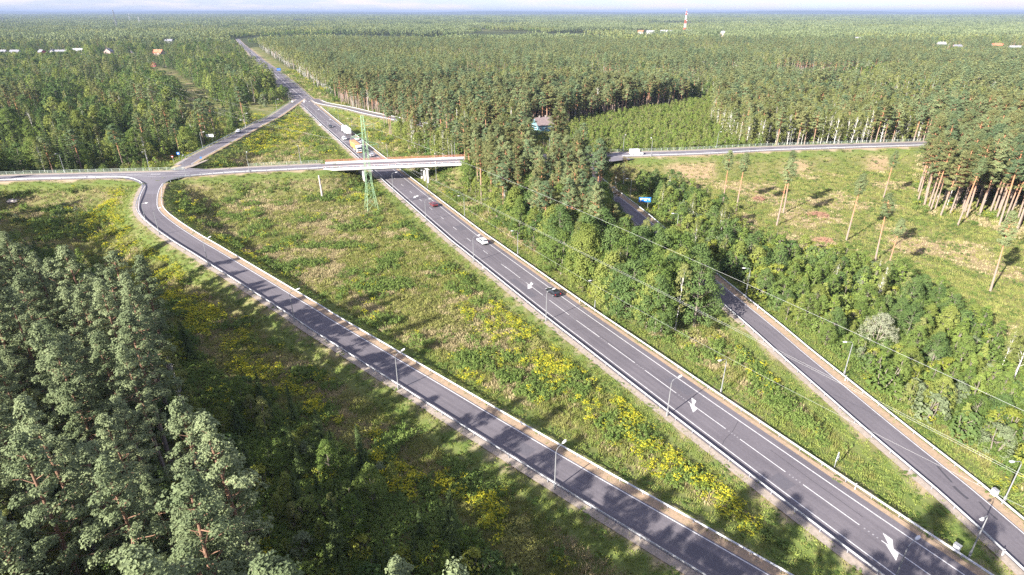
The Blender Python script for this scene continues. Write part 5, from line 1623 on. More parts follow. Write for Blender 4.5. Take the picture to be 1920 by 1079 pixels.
# the big forest beyond
def forest(y0, y1, sp, rng):
    gx_, gy_ = np.meshgrid(np.arange(-1.02 * y1 - 40, 1.02 * y1 + 40, sp), np.arange(y0, y1, sp))
    x = gx_.ravel() + rng.uniform(-.47, .47, gx_.size) * sp
    y = gy_.ravel() + rng.uniform(-.47, .47, gx_.size) * sp
    px_, py_, _ = frame(x, y, 10.0)
    k = (px_ > -60) & (px_ < 1980)
    return x[k], y[k]
allz = [Z_SAPL, Z_BIRCH, Z_STAND, zr, zlm, Z_OPENL, Z_CLEAR2, Z_CUT, Z_MID, Z_SHRUB]
tri = [(-150.85, 281.30, 0.00), (-148.12, 288.12, 0.00), (-153.25, 357.53, 0.00), (-159.46, 449.23, 0.00), (-118.62, 369.99, 0.00), (-83.09, 295.26, 0.00), (-118.86, 283.54, 0.00)]
HPL = list(HPOS.values())
for y0, y1, sp in ((215, 520, 4.6), (520, 820, 5.4), (820, 1250, 6.6)):
    x, y = forest(y0, y1, sp, G1)
    bad = np.zeros(x.shape, bool)
    for pz in allz: bad |= inpoly(x, y, pz)
    dH, _, sH = nearest(x, y, HWC); dC, _, sC = nearest(x, y, CR); dR, _, sR = nearest(x, y, RC); dD, _, sD = nearest(x, y, RD)
    right = sH > 0
    bad |= ~right & (sR > 0) & (y < 500)
    bad |= right & (dH < 21 + 5 * fbm(x, y, 18, 2, 3)) | (~right & (dH < 17)) | (dR < 11) | (dD < 8.5) | (dC < 9)
    bad |= (sC > 0) & (x < 330)                        # the near side of the crossing road is planted above
    bad |= np.hypot(x - HOUSE[0], y - HOUSE[1]) < 11
    x, y, right = x[~bad], y[~bad], right[~bad]
    gap = fbm(x, y, 46, 2, 90)
    k = gap > .30
    x, y, right, gap = x[k], y[k], right[k], gap[k]
    dH, _, _ = nearest(x, y, HWC)
    edge = right & (dH < 44) & (y > 520)
    mixed = fbm(x, y, 110, 2, 44)
    lf = ~right
    plant("edge_birch", x[edge], y[edge], [(.75, "birch", 16, 21), (.25, "pine", 17, 21)], G1, 3)
    mixed_wood("left_far" if y0 >= 520 else "left_wood", x[~edge & lf], y[~edge & lf], G1)
    rt = ~edge & ~lf
    m1 = rt & (mixed > .545)
    plant("big_forest", x[m1], y[m1], [(.46, "birch", 13, 20), (.22, "oak", 10, 15), (.10, "alder", 8, 13), (.22, "pine", 15, 22)], G1, 3)
    m2 = rt & (mixed <= .545)
    plant("big_forest", x[m2], y[m2], [(.82, "pine", 16, 24), (.08, "spruce", 9, 19), (.08, "birch", 13, 19), (.02, "snag", 13, 18)], G1, 3)

# sight lines to the houses stay open, as in the photograph
kept = []
for t in TREES:
    kd, x, y, h, zn = t
    ok = True
    if y > 700:
        rr_ = math.hypot(x, y)
        for hx, hy in HPL:
            Rr_ = math.hypot(hx, hy)
            if abs(math.atan2(x, y) - math.atan2(hx, hy)) < 8 / Rr_ + .002 and rr_ < Rr_ + 12:
                cap = 65 - (61.6 if (hx, hy) in (HPOS[(205, 102)], HPOS[(299, 103)], HPOS[(1357, 69)]) else 59.3) * rr_ / Rr_
                if rr_ > Rr_ - 14: ok = False
                if h > cap: h = cap * .96
                if h < 3.0: ok = False
    if np.hypot(x - HOUSE[0], y - HOUSE[1]) < 18 and y < HOUSE[1] and kd != "bush":
        h = min(h, 4.2)
    if abs(math.atan2(x, y) - math.atan2(HOUSE[0], HOUSE[1])) < .020 and math.hypot(x, y) < math.hypot(*HOUSE[:2]) and y > 200:
        h = min(h, 4.5)
    if zn in ("mid", "mid_north", "shrubs"):
        bx, by, _ = frame(np.array([x]), np.array([y]), np.array([0.0]))
        t0, t1, _ = frame(np.array([x]), np.array([y]), np.array([h]))
        for g0, g1 in ((1150, 368), (1176, 392), (1196, 412)):
            if abs(t0[0] - g0) < 17 and t1[0] < g1 + 6 and by[0] > g1 + 10:
                h = min(h, max(2.2, h * (by[0] - g1 - 12) / max(by[0] - t1[0], 1)))
                t1 = frame(np.array([x]), np.array([y]), np.array([h]))[1]
    for (lx, ly), g_ in LONEPOS.items():
        dd = math.hypot(x - g_[0], y - g_[1])
        if dd < 1.8: ok = False
        if lx == 1642 and (dd < 6.5 or (abs(math.atan2(x, y) - math.atan2(g_[0], g_[1])) < .05 and 0 < math.hypot(*g_) - math.hypot(x, y) < 12)): h = min(h, 2.6)
    dx_, dy_ = x - HOUSE[0], y - HOUSE[1]
    if -32 < dy_ < 4 and -36 < dx_ < 12 and kd != "bush" and zn != "mid_north" : h = min(h, 6.0)
    if ok: kept.append((kd, x, y, h, zn))
TREES = kept

# single trees of the cleared field and other marked ones
LONE = [("lone", 1456, 425, 22.5, "first of two lone pines standing close together on the cleared field", 0), ("lone", 1468, 402, 22, "second of two lone pines standing close together on the cleared field", 2),
        ("lone", 1586, 452, 21, "lone pine with a long bare trunk beside the large reddish brush heap", 1), ("lone", 1640, 492, 19.5, "lone leaning pine in the middle of the cleared field with a broken side branch", 3),
        ("lone", 1657, 527, 17, "slim pine whose foot hides behind the bushes below the cleared field", 4), ("lone", 1656, 372, 18, "thin pine at the back of the cleared field before the dense pine stand", 0),
        ("lone", 1855, 549, 21, "lone tall pine at the cleared field's outer corner", 2), ("lone", 1354, 392, 21, "first of two slender pines at the field's edge above the bushes", 3),
        ("lone", 1379, 401, 21, "second of two slender pines at the field's edge above the bushes", 1), ("birch", 1896, 722, 15, "pale trunked birch behind the bushes at the picture's edge", 0),
        ("lone", 1795, 425, 23, "front pine of the stand's sunny end with its trunk in full sun", 4), ("willow", 1642, 640, 7, "round silvery grey willow bush among the green bushes beside the straight ramp", 0),
        ("brown", 1168, 352, 12, "brownish thin crowned birch leaning over the straight ramp's upper end", 0), ("brown", 1150, 398, 11, "yellowish birch beside the straight ramp, below the brownish one", 1),
        ("brown", 1262, 490, 10, "olive brown young birch at the edge of the straight ramp", 1), ("snag", 1052, 300, 15, "bare branched dying tree behind the tall pines near the crossing road", 0), ("snag", 1118, 218, 19, "bare white dead birch in front of the forest behind the blue house", 0)]

KINDNAME = {"pine": ("pine_tree", "pine tree"), "forepine": ("pine_tree", "pine tree"), "spruce": ("spruce_tree", "spruce tree"), "birch": ("birch_tree", "birch tree"), "alder": ("broadleaf_tree", "broadleaf tree"), "oak": ("broadleaf_tree", "broadleaf tree"),
            "young": ("young_tree", "young tree"), "bush": ("bush", "bush"), "willow": ("willow_bush", "bush"), "brown": ("birch_tree", "birch tree"), "snag": ("dead_tree", "dead tree"), "lone": ("pine_tree", "pine tree")}
def tree_object(kd, x, y, h, label, group, rng, variant=None, lod=0, lean=True):
    ps = PROTO[(kd, lod)]
    p = ps[variant if variant is not None else int(rng.integers(len(ps)))]
    nm, cat = KINDNAME[kd]
    z = float(ground_z(np.array([x]), np.array([y]))[0])
    o = empty(nm, (x, y, z - .05), float(rng.uniform(0, 6.28)))
    s_ = h / p.ht
    w = s_ * float(rng.uniform(.88, 1.16)) ** .8
    if kd in ("pine", "birch", "lone"): w = max(w, .9 * min(1.1, s_ * 1.2))
    o.scale = (w, w, s_)
    if lean: o.rotation_euler = (float(rng.normal(0, .022)), float(rng.normal(0, .022)), o.rotation_euler[2])
    tag(o, label, cat, group)
    link("trunk", p.trunk, o); link("crown", p.crown, o)
    return o
for kd, px_, py_, h, lb, vr in LONE:
    g_ = LONEPOS[(px_, py_)]
    tree_object(kd, g_[0], g_[1], h, lb, None, G1, vr if vr < len(PROTO[(kd, 0)]) else 0)

ZTXT = {"fore": "in the camera-side wood", "fore_under": "under the camera-side wood", "dark": "in the shady thicket", "scrub": "in the shaded scrub",
        "mid": "between the carriageways", "mid_north": "in the grove by the bridge", "shrubs": "in the roadside thicket", "stand": "in the stand behind the cleared field",
        "saplings": "in the bright plantation", "birches": "in the pale-trunked stand", "left_fringe": "fringing the mixed wood", "left_wood": "in the mixed wood",
        "left_open": "on the open strip", "edge_birch": "lining the far highway", "left_far": "in the village woods", "big_forest": "in the big forest"}
KTXT = {"pine": "bare-trunked pine", "forepine": "grey-green pine", "spruce": "pointed spruce", "birch": "slender birch", "alder": "rounded leafy tree", "oak": "broad leafy tree", "young": "slim young tree", "bush": "leafy bush"}
FAMTXT = {"pine_tree": "pines", "birch_tree": "birches", "spruce_tree": "spruces", "broadleaf_tree": "broadleaf trees", "young_tree": "young trees", "bush": "bushes"}
MARKS = [(1040, 549, "the black car"), (905, 453, "the white estate car"), (813, 384, "the dark red car"), (668, 275, "the orange truck"), (650, 245, "the white truck"), (1160, 288, "the white van"), (695, 300, "the green pylon"), (1017, 235, "the blue house"), (325, 295, "the yield sign"),
         (28, 387, "the boulder"), (1202, 374, "the big blue sign"), (1534, 402, "the reddish brush heap"), (205, 97, "the pink house"), (1283, 45, "the striped mast"), (522, 129, "the far blue sign"), (398, 257, "the white board"), (447, 245, "the ramp's white car"), (1642, 610, "the silvery willow"),
         (2, 1078, "the picture's lower corner"), (2, 600, "the picture's side edge"), (480, 1078, "the picture's foot"), (860, 1078, "the middle of the picture's foot"), (240, 620, "the wood's tip"), (1918, 560, "the far field's edge"), (1918, 330, "the hidden road end"), (1918, 850, "the lowest wires"), (1577, 670, "the tall roadside lamp"), (1396, 525, "the lamp over the shadows"), (1274, 420, "the lamp near the big blue sign"),
         (970, 460, "the lamp past the estate car"), (1115, 560, "the lamp past the black car"), (757, 690, "the curving ramp's second lamp"), (561, 570, "the curving ramp's third lamp"), (600, 345, "the bare pole"), (299, 95, "the orange roof"), (2, 250, "the crossing road's end"), (840, 300, "the red bridge railing"), (1118, 190, "the white dead birch"), (1379, 330, "the two slender pines"), (1586, 420, "the lone pine"), (1700, 268, "the vanishing crossing road"), (160, 200, "the middle of that wood")]
tx = np.array([t[1] for t in TREES]); ty = np.array([t[2] for t in TREES]); th = np.array([t[3] for t in TREES])
px_, py_, w_ = frame(tx, ty, th * .7)
vis = (px_ > -25) & (px_ < 1945) & (py_ < 1110)
size = np.where(vis, th / w_, 0)
fam = np.array([KINDNAME[t[0]][0] for t in TREES])
# crude hidden test: a tree deep inside the stand behind taller ones shows little
single = np.zeros(len(TREES), bool)
quota = {"pine_tree": 284, "birch_tree": 290, "spruce_tree": 298, "broadleaf_tree": 298, "young_tree": 298, "bush": 298}
under = np.array([t[4] == "fore_under" for t in TREES])
for f_, n_ in quota.items():
    i = np.where((fam == f_) & vis & ~under)[0]
    i = i[np.argsort(-size[i])][:n_]
    single[i] = True
clus = {}
mpx, mpy, _ = frame(tx, ty, th * .55)
for i in np.where(single)[0]:
    m = min(range(len(MARKS)), key=lambda q: (MARKS[q][0] - mpx[i]) ** 2 + (MARKS[q][1] - mpy[i]) ** 2)
    clus.setdefault((TREES[i][0], TREES[i][4], m), []).append(i)
for (kd, zn, m), ii in clus.items():
    own = {}
    if len(ii) == 1:
        own[ii[0]] = "single"
    else:
        for rank in range(min(5, len(ii))):
            for word, key in (("tallest", lambda i: -th[i]), ("frontmost", lambda i: w_[i]), ("shortest", lambda i: th[i]), ("rearmost", lambda i: -w_[i])):
                b_ = sorted(ii, key=key)[rank]
                if b_ not in own: own[b_] = (("", "second ", "third ", "fourth ", "fifth ")[rank] + word).strip()
    for i in ii:
        kd, x, y, h, zn = TREES[i]
        head = own.get(i, "ordinary")
        nw_ = lambda t: len(t.replace("-", " ").replace("\'", " ").split())
        lb = f"{head} {KTXT[kd]} {ZTXT[zn]} beside {MARKS[m][2]}"
        if nw_(lb) > 16: lb = f"{head} {KTXT[kd].split()[-1]} {ZTXT[zn]} beside {MARKS[m][2]}"
        if nw_(lb) > 16: lb = f"{head} {KTXT[kd]} beside {MARKS[m][2]}"
        tree_object(kd, x, y, h, lb, f"{FAMTXT[fam[i]]} {ZTXT[zn]} beside {MARKS[m][2]}", G1, lod=0 if size[i] > .055 else 1)

# ---- everything past that as one mass of instances
def gn_tree():
    ng = bpy.data.node_groups.new("scatter", "GeometryNodeTree")
    ng.interface.new_socket("Geometry", in_out="INPUT", socket_type="NodeSocketGeometry")
    ng.interface.new_socket("Geometry", in_out="OUTPUT", socket_type="NodeSocketGeometry")
    return ng
def scatter(name, P, idx_, rot, scl, meshes, label=None):
    c = bpy.data.collections.new(name + "_kinds")
    for i, me in enumerate(meshes):
        c.objects.link(bpy.data.objects.new(f"{name}_kind_{i:02d}", me))
    me = bpy.data.meshes.new(name)
    me.vertices.add(len(P))
    me.vertices.foreach_set("co", np.asarray(P, np.float32).ravel())
    a = me.attributes.new("pick", "INT", "POINT"); a.data.foreach_set("value", np.asarray(idx_, np.int32))
    a = me.attributes.new("turn", "FLOAT_VECTOR", "POINT"); a.data.foreach_set("vector", np.asarray(rot, np.float32).ravel())
    a = me.attributes.new("grow", "FLOAT_VECTOR", "POINT"); a.data.foreach_set("vector", np.asarray(scl, np.float32).ravel())
    o = link(name, me)
    o["kind"] = "stuff"
    if label: o["label"] = label
    ng = gn_tree()
    N, Lk = ng.nodes, ng.links
    gi = N.new("NodeGroupInput"); go = N.new("NodeGroupOutput")
    ip_ = N.new("GeometryNodeInstanceOnPoints"); ci = N.new("GeometryNodeCollectionInfo")
    ci.inputs["Collection"].default_value = c
    ci.inputs["Separate Children"].default_value = True
    ci.inputs["Reset Children"].default_value = True
    ip_.inputs["Pick Instance"].default_value = True
    def na(nm, ty_):
        n = N.new("GeometryNodeInputNamedAttribute"); n.data_type = ty_; n.inputs["Name"].default_value = nm
        return n.outputs["Attribute"]
    Lk.new(gi.outputs[0], ip_.inputs["Points"]); Lk.new(ci.outputs[0], ip_.inputs["Instance"])
    Lk.new(na("pick", "INT"), ip_.inputs["Instance Index"]); Lk.new(na("turn", "FLOAT_VECTOR"), ip_.inputs["Rotation"]); Lk.new(na("grow", "FLOAT_VECTOR"), ip_.inputs["Scale"])
    Lk.new(ip_.outputs[0], go.inputs[0])
    md = o.modifiers.new("scatter", "NODES"); md.node_group = ng
    return o

rest = np.where(~single)[0]
kinds = ["snag", "pine", "forepine", "spruce", "birch", "alder", "oak", "young", "bush"]
mlist, mref = [], {}
for lod in (0, 1, 2):
    for kd in kinds:
        if (kd, lod) not in PROTO: continue
        for i, p in enumerate(PROTO[(kd, lod)]):
            mref[(kd, lod, i)] = (len(mlist), p.ht); mlist.append(p.whole)
gz = ground_z(tx[rest], ty[rest])
P, I, Ro, Sc = [], [], [], []
for j, i in enumerate(rest):
    kd, x, y, h, zn = TREES[i]
    d = math.hypot(x, y)
    lod = 0 if d < 150 else (1 if d < 520 else 2)
    if kd in ("forepine", "snag"): lod = 0
    v = int(G1.integers(len(PROTO[(kd, lod)])))
    q, ht = mref[(kd, lod, v)]
    s_ = h / ht
    w = s_ * float(G1.uniform(.85, 1.2))
    if kd == "pine": w *= 1.25
    P.append((x, y, gz[j] - .05)); I.append(q); Ro.append((G1.normal(0, .02), G1.normal(0, .02), G1.uniform(0, 6.28))); Sc.append((w, w, s_))
scatter("forest", P, I, Ro, Sc, mlist)
n_forest = len(P)

# groves: blocks of low trees for the distance
def grove(seed, mix, side=42, n=34):
    rng = np.random.default_rng(seed)
    V, F, MI, T = [], [], [], []
    nv = 0
    mats_ = [M_BARKG, LF["pine"], LF["birch"], LF["spruce"], LF["alder"]]
    mi_ = {"pine": 1, "birch": 2, "spruce": 3, "alder": 4}
    for i in range(n):
        kd = rng.choice(list(mix), p=list(mix.values()))
        x, y = rng.uniform(-side / 2, side / 2, 2)
        ht = {"pine": rng.uniform(16, 23), "birch": rng.uniform(14, 19), "spruce": rng.uniform(12, 20), "alder": rng.uniform(9, 15)}[kd]
        m = 16
        q = rng.uniform(0, 1, m)
        if kd == "spruce":
            rad = 3.0 * (1 - q) + .3; z = ht * (.15 + .85 * q)
        else:
            rad = 2.7 * np.sqrt(np.clip(1 - q ** 2, 0, 1)) * rng.uniform(.3, 1, m) ** .5 + .3; z = ht * (.5 + .5 * q) if kd == "pine" else ht * (.3 + .7 * q)
        a = rng.uniform(0, 6.28, m)
        C = np.stack([x + rad * np.cos(a), y + rad * np.sin(a), z], 1)
        nn = np.stack([np.cos(a), np.sin(a), rng.uniform(.2, 1.2, m)], 1) + rng.normal(size=(m, 3)) * .3
        v_, f_ = diamonds(C, nn, rng.uniform(1.0, 1.9, m), rng, .75)
        V.append(v_); F.append(f_ + nv); nv += len(v_); MI += [mi_[kd]] * m; T += list(np.clip(rng.uniform(.2, .8) + rng.uniform(-.15, .15, m), 0, 1))
    return mesh_np(f"grove_{seed}", np.concatenate(V), np.concatenate(F).tolist(), mats_, MI, T)
GM = [grove(1, {"pine": .8, "spruce": .1, "birch": .1}), grove(2, {"pine": .7, "spruce": .15, "birch": .15}), grove(3, {"birch": .5, "alder": .4, "pine": .1}), grove(4, {"birch": .3, "alder": .5, "spruce": .2}), grove(5, {"spruce": .6, "pine": .4})]
gp, gi_, gr, gs = [], [], [], []
for y0, y1, sp in ((1250, 2600, 36), (2600, 5200, 50), (5200, 11000, 82)):
    x, y = forest(y0, y1, sp, G1)
    fld = fbm(x, y, 420, 3, 71)
    dH, _, _ = nearest(x, y, HWC)
    k = (fld < .60) & (dH > 30)
    x, y = x[k], y[k]
    m_ = fbm(x, y, 300, 2, 73)
    z = ground_z(x, y)
    for i in range(len(x)):
        bad = False
        if y[i] < 2300:
            rr_ = math.hypot(x[i], y[i])
            for hx, hy in HPL:
                Rr_ = math.hypot(hx, hy)
                if abs(math.atan2(x[i], y[i]) - math.atan2(hx, hy)) < 20 / Rr_ and Rr_ - 230 < rr_ < Rr_ + 40: bad = True
        if bad: continue
        m = m_[i]
        lfm = x[i] < -.2 * y[i]
        kk = (0, 1, 4, 4 if y[i] > 2600 else 1)[int(G1.integers(4))] if m < (.47 if lfm else .56) else (2, 3)[int(G1.integers(2))]  # far out, extra dark spruce groves stand in for cloud shadow on the forest
        s_ = sp / 40 * 1.02
        gp.append((x[i], y[i], z[i] - .3)); gi_.append(kk); gr.append((0, 0, G1.uniform(0, 6.28))); gs.append((s_, s_, float(G1.uniform(.75, 1.1)) * (1.0 if sp < 60 else 1.15)))
scatter("distant_forest", gp, gi_, gr, gs, GM)

# far wooded hills along the horizon
hm = []
for (yy, hh, seed, x0) in ((13000, 34, 5, -14000), (19000, 78, 9, -21000)):
    xs = np.linspace(x0, -x0, 160)
    ht = hh * (.25 + 1.1 * fbm(xs, xs * 0 + yy, 4200, 3, seed))
    V, F = [], []
    for i, x in enumerate(xs):
        V += [(x, yy - 2500, -8), (x, yy - 600, ht[i] * .8), (x, yy, ht[i]), (x, yy + 2500, -8)]
    for i in range(len(xs) - 1):
        for j in range(3):
            F.append((4 * i + j, 4 * i + 4 + j, 4 * i + 5 + j, 4 * i + 1 + j))
    o = link("hills", mesh_np("hills", V, F, mat("hill_forest", (0.03, 0.042, 0.024), 1.0, noise=(.004, (0.05, 0.062, 0.034)), spec=.02), smooth_=True)); o["kind"] = "structure"

# ---- meadow plants
def tuft(seed, n, hgt, rad, m, wid=.035, lean=.35):
    rng = np.random.default_rng(seed)
    V, F, T = [], [], []
    for i in range(n):
        a, r_ = rng.uniform(0, 6.28), rad * math.sqrt(rng.uniform(0, 1))
        b = np.array([r_ * math.cos(a), r_ * math.sin(a), 0])
        t = rng.uniform(0, 6.28); h = hgt * rng.uniform(.55, 1.1)
        u = np.array([math.cos(t), math.sin(t), 0]) * wid
        tip = b + np.array([rng.normal(0, lean) * h, rng.normal(0, lean) * h, h])
        midp = (b + tip) / 2 + np.array([0, 0, .12 * h])
        k = len(V)
        V += [b - u, b + u, midp + u * 1.2, tip, midp - u * 1.2]
        F.append((k, k + 1, k + 2, k + 3, k + 4))
        T.append(rng.uniform(.1, .9))
    return mesh_np(f"tuft_{seed}", np.array(V), F, [m], None, T)
def weed(seed, ncl, hgt, rad, m, k=9, sz=.15, top=None, top_m=None):
    rng = np.random.default_rng(seed)
    C = [(rng.uniform(-1, 1) * rad, rng.uniform(-1, 1) * rad, hgt * rng.uniform(.12, .85)) for _ in range(ncl)]
    V, F, T = puff(C, rng.uniform(.22, .42, ncl), k, sz, rng, .5, .8)
    F = F.tolist(); MI = [0] * len(F); T = list(T); ms = [m]
    if top:
        C2 = [(rng.uniform(-1, 1) * rad, rng.uniform(-1, 1) * rad, hgt * rng.uniform(.8, 1.08)) for _ in range(top)]
        V2, F2, T2 = puff(C2, rng.uniform(.12, .24, top), 7, .075, rng, .8, .6)
        F += (F2 + len(V)).tolist(); MI += [1] * len(F2); T += list(T2); V = np.concatenate([V, V2]); ms.append(top_m)
    return mesh_np(f"weed_{seed}", V, F, ms, MI, T)
MG1 = leaf_mat("grass_green", (0.13, 0.18, 0.038), (0.31, 0.35, 0.10), .3, .5)
MG2 = leaf_mat("grass_olive", (0.17, 0.18, 0.05), (0.36, 0.35, 0.125), .3, .5)
MG3 = leaf_mat("grass_straw", (0.30, 0.25, 0.13), (0.50, 0.42, 0.25), .25, .5)
MW1 = leaf_mat("weed_leaves", (0.085, 0.145, 0.036), (0.235, 0.30, 0.085), .3, .6)
MW2 = leaf_mat("goldenrod_stems", (0.15, 0.20, 0.03), (0.30, 0.35, 0.07), .3, .5)
MY = leaf_mat("goldenrod_flowers", (0.40, 0.38, 0.03), (0.66, 0.60, 0.06), .25, .5)
MS = [tuft(1, 16, .75, .55, MG1), tuft(2, 16, .7, .6, MG1, .045), tuft(3, 16, .85, .55, MG2), tuft(4, 15, .8, .6, MG3), tuft(5, 15, .65, .65, MG3, .045), weed(6, 9, 1.1, .6, MW1), weed(7, 8, .9, .7, MW1, 10, .13),
      weed(8, 9, 1.15, .6, MW2, 8, .12, 9, MY), weed(9, 9, 1.0, .7, MW2, 8, .12, 5, MY), weed(10, 7, .9, .6, MG2, 8, .12)]
GOLD = [  # outlines and density of the flowering goldenrod
    ([(-14.54, 123.16, 0.00), (-12.28, 131.73, 0.00), (-3.93, 128.77, 0.00), (4.77, 114.24, 0.00), (13.44, 100.15, 0.00), (14.41, 94.53, 0.00), (11.29, 94.17, 0.00), (1.13, 107.37, 0.00), (-9.48, 113.52, 0.00)], .42), ([(12.96, 95.43, 0.00), (18.88, 90.20, 0.00), (23.37, 85.39, 0.00), (21.92, 82.83, 0.00), (15.68, 88.55, 0.00)], .45),
    ([(19.68, 78.17, 0.00), (25.78, 77.50, 0.00), (31.34, 72.40, 0.00), (35.41, 65.07, 0.00), (36.72, 58.71, 0.00), (32.65, 59.63, 0.00), (24.66, 66.13, 0.00), (19.67, 71.20, 0.00)], .40), ([(-23.08, 106.29, 0.00), (-17.87, 105.23, 0.00), (-8.29, 95.43, 0.00), (2.42, 86.95, 0.00), (0.00, 85.39, 0.00), (-10.22, 93.64, 0.00), (-20.43, 100.15, 0.00)], .22),
    ([(-14.42, 128.77, 0.00), (0.00, 128.77, 0.00), (23.68, 89.37, 0.00), (32.10, 74.89, 0.00), (38.79, 60.10, 0.00), (33.44, 57.81, 0.00), (22.91, 68.88, 0.00), (11.68, 87.75, 0.00), (-3.33, 104.18, 0.00)], .13), ([(-142.60, 186.11, 0.00), (-163.16, 235.65, 0.00), (-151.32, 227.78, 0.00), (-131.45, 194.48, 0.00), (-105.93, 162.19, 0.00), (-72.09, 125.92, 0.00), (-48.03, 102.13, 0.00), (-27.70, 81.66, 0.00), (-13.24, 70.03, 0.00), (-2.24, 60.10, 0.00), (-5.82, 57.81, 0.00), (-19.86, 70.03, 0.00), (-38.41, 86.16, 0.00), (-55.92, 100.15, 0.00), (-81.84, 127.33, 0.00), (-110.06, 150.22, 0.00)], .58),
    ([(-144.95, 281.30, 0.00), (-151.15, 333.27, 0.00), (-154.44, 406.05, 0.00), (-151.23, 429.03, 0.00), (-128.15, 379.40, 0.00), (-119.72, 333.27, 0.00), (-124.22, 297.71, 0.00), (-135.97, 281.30, 0.00)], .6), ([(-138.14, 389.25, 0.00), (-82.48, 292.85, 0.00), (-103.36, 283.54, 0.00), (-121.65, 321.54, 0.00)], .10),
    ([(-164.62, 333.27, 0.00), (-172.54, 397.48, 0.00), (-181.75, 495.47, 0.00), (-174.09, 483.10, 0.00), (-162.64, 381.33, 0.00)], .45), ([(-101.50, 444.01, 0.00), (-136.83, 489.21, 0.00), (-214.40, 641.15, 0.00), (-380.05, 984.83, 0.00), (-606.87, 1475.02, 0.00), (-766.23, 1788.69, 0.00), (-829.35, 1954.08, 0.00), (-516.99, 1292.53, 0.00), (-247.70, 722.22, 0.00), (-147.35, 529.20, 0.00), (-105.27, 471.29, 0.00)], .50),
    ([(-141.67, 454.56, 0.00), (-96.98, 406.05, 0.00), (-59.86, 307.89, 0.00), (-75.31, 321.54, 0.00), (-107.92, 379.40, 0.00)], .25), ([(-145.00, 239.78, 0.00), (-138.88, 234.04, 0.00), (-118.77, 200.44, 0.00), (-86.59, 164.34, 0.00), (-56.25, 134.18, 0.00), (-55.99, 129.94, 0.00), (-86.88, 158.03, 0.00), (-111.25, 182.41, 0.00)], .35),
    ([(38.48, 281.30, 0.00), (94.38, 288.12, 0.00), (93.92, 277.99, 0.00), (38.83, 264.44, 0.00)], .16), ([(-192.73, 235.65, 0.00), (-157.41, 238.94, 0.00), (-132.66, 188.83, 0.00), (-151.61, 188.83, 0.00)], .14), ([(56.08, 131.73, 0.00), (58.75, 131.73, 0.00), (64.52, 100.15, 0.00), (67.22, 86.16, 0.00), (65.48, 86.48, 0.00), (61.14, 102.13, 0.00)], .32), ([(44.32, 81.66, 0.00), (51.56, 77.50, 0.00), (55.01, 67.76, 0.00), (57.29, 61.05, 0.00), (51.48, 67.21, 0.00)], .10), ([(71.12, 77.50, 0.00), (76.91, 68.88, 0.00), (73.52, 62.52, 0.00), (72.83, 70.03, 0.00)], .18), ([(-72.26, 227.78, 0.00), (-56.06, 221.80, 0.00), (-55.87, 211.99, 0.00), (-66.59, 214.72, 0.00)], .5)]
GR = np.random.default_rng(5)
X_, Y_ = [], []
for r0, r1, sp in ((0, 110, .72), (110, 190, .95), (190, 300, 1.45), (300, 450, 2.2), (450, 800, 4.0)):
    gx_, gy_ = np.meshgrid(np.arange(-1.0 * r1, 1.0 * r1, sp), np.arange(max(20, r0 * .6), r1, sp))
    x = gx_.ravel() + GR.uniform(-.5, .5, gx_.size) * sp; y = gy_.ravel() + GR.uniform(-.5, .5, gx_.size) * sp
    r_ = np.hypot(x, y)
    pxx, pyy, _ = frame(x, y, 0.)
    k = (r_ >= r0) & (r_ < r1) & (pxx > -30) & (pxx < 1950) & (pyy < 1110)
    if r0 >= 450: 
        dH, _, _ = nearest(x, y, HWC); k &= dH < 26
    elif r0 >= 300: k &= (y < 420) | (x < 0)
    X_.append(x[k]); Y_.append(y[k])
x = np.concatenate(X_); y = np.concatenate(Y_)
z, d = ground_z(x, y, True)
dens = in_f = np.zeros(x.shape, bool)
for pz in (Z_FORE, Z_MID, Z_SAPL, zr): in_f = in_f | inpoly(x, y, pz)
k = ((d > -.35) | ((d > -1.5) & (GR.uniform(0, 1, x.size) < .22 + .5 * (fbm(x, y, 3.0, 2, 77) - .45)))) & (~in_f | (GR.uniform(0, 1, x.size) < .15)) & ((d > .4) | (GR.uniform(0, 1, x.size) < .5))
x, y, z, d = x[k], y[k], z[k], d[k]
n = len(x)
u = GR.uniform(0, 1, n)
na_ = fbm(x, y, 11, 3, 31); nb_ = fbm(x, y, 7, 3, 41); nc_ = fbm(x, y, 2.6, 2, 43)
na_ = na_ + .055 * inpoly(x, y, [(-140.11, 239.78, 0.00), (-93.29, 252.94, 0.00), (-54.15, 188.83, 0.00), (-46.16, 144.77, 0.00), (-56.56, 141.32, 0.00), (-88.95, 173.45, 0.00)])
cutz = inpoly(x, y, Z_CUT)
shr = inpoly(x, y, Z_SHRUB) | inpoly(x, y, Z_DARK)
pick = np.where(u < .40, 0, np.where(u < .86, 2, np.where(u < .93, 1, 3)))
wd = (nb_ > .585) & (nc_ > .33) & (u > .15)
pick = np.where(wd, np.where(u < .6, 5, 6), pick)
pick = np.where(~wd & (na_ > .50) & (nc_ > .36), np.where(u < .5, 3, 4), pick)
pick = np.where((nb_ < .36) & (u < .5), 9, pick)
pick = np.where(cutz, np.where(fbm(x, y, 14, 3, 31) > .56, np.where(u < .5, np.where(u < .25, 3, 4), np.where(u < .9, 2, 6)), np.where(u < .5, 2, np.where(u < .86, 0, 6))), pick)
pick = np.where(shr, np.where(u < .5, 5, np.where(u < .8, 6, 0)), pick)
pick = np.where(d < 4.2, np.where(u < .72, 1, np.where(u < .9, 2, 6)), pick)
gd = np.zeros(n); cl = fbm(x, y, 3.2, 2, 61)
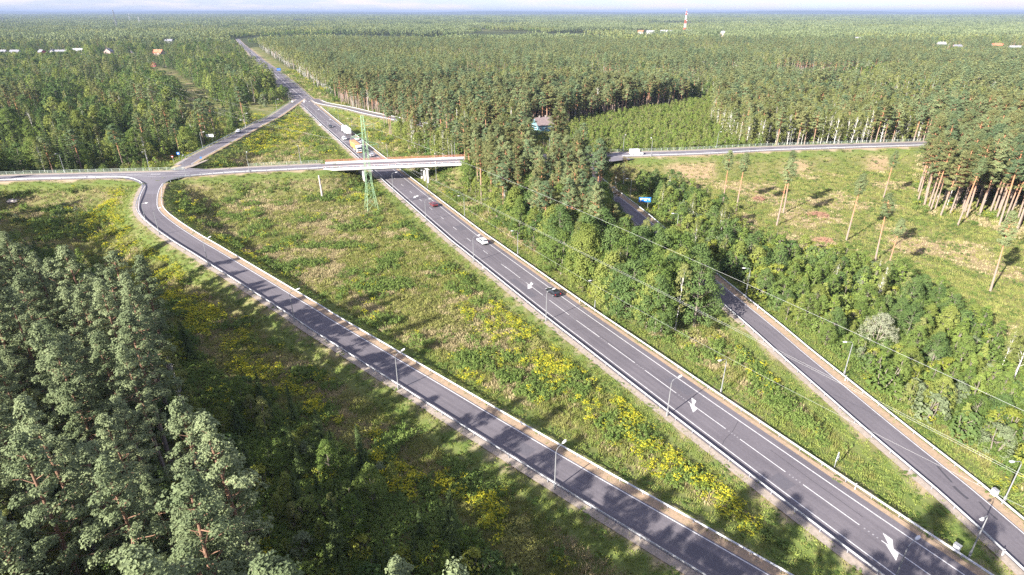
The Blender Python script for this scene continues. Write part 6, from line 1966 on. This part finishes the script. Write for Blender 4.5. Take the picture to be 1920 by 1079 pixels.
wx_, wy_ = x + 9 * (fbm(x, y, 8, 2, 301) - .5), y + 9 * (fbm(x, y, 8, 2, 302) - .5)
for pz, q in GOLD: gd = np.maximum(gd, inpoly(wx_, wy_, pz) * q)
gd = np.where((gd == 0) & (d > 4) & ~cutz & (nb_ > .52), .05, gd)
gk = (GR.uniform(0, 1, n) < gd * np.clip((cl - .32) * 4.4, 0, 1.9)) & (d > 2.6)
pick = np.where(gk, np.where(u < .5, 7, 8), pick)
r_ = np.hypot(x, y)
sc_ = np.where(r_ < 110, 1.0, np.where(r_ < 190, 1.15, np.where(r_ < 300, 1.5, np.where(r_ < 450, 2.0, 3.2))))
hz = np.where(d < 3.6, .36 + .04 * np.maximum(d, 0), np.where(cutz, .62, 1.0)) * GR.uniform(.7, 1.3, n)
hgts = np.where(r_ < 300, 1.0, 1.15) * np.where(wd & ~cutz & (d > 5), 1.35, 1.0)
sx_ = sc_ * GR.uniform(.85, 1.2, n)
rotz = np.stack([GR.normal(0, .06, n), GR.normal(0, .06, n), GR.uniform(0, 6.28, n)], 1)
allP = np.stack([x, y, z - .04], 1); allS = np.stack([sx_, sx_, hz * hgts * np.sqrt(sc_)], 1)
for nm, pk in (("meadow_grass", (0, 1, 2, 3, 4)), ("weeds", (5, 6, 9)), ("goldenrod", (7, 8))):
    k = np.isin(pick, pk)
    scatter(nm, allP[k], np.searchsorted(pk, pick[k]), rotz[k], allS[k], [MS[i] for i in pk])

# ---- air
hb = MB(); hb.box((0, 18000, 30), (90000, 64000, 170))
mh = bpy.data.materials.new("haze")
mh.use_nodes = True
mh.node_tree.nodes.clear()
mo = mh.node_tree.nodes.new("ShaderNodeOutputMaterial"); pv = mh.node_tree.nodes.new("ShaderNodeVolumePrincipled")
pv.inputs["Color"].default_value = (0.30, 0.38, 0.56, 1)
pv.inputs["Density"].default_value = HAZE
mh.node_tree.links.new(pv.outputs[0], mo.inputs["Volume"])
ho = hb.obj("haze", [mh]); ho["kind"] = "stuff"
print("TREES", len(TREES), "single", int(single.sum()), "forest", n_forest, "groves", len(gp), "meadow", n)
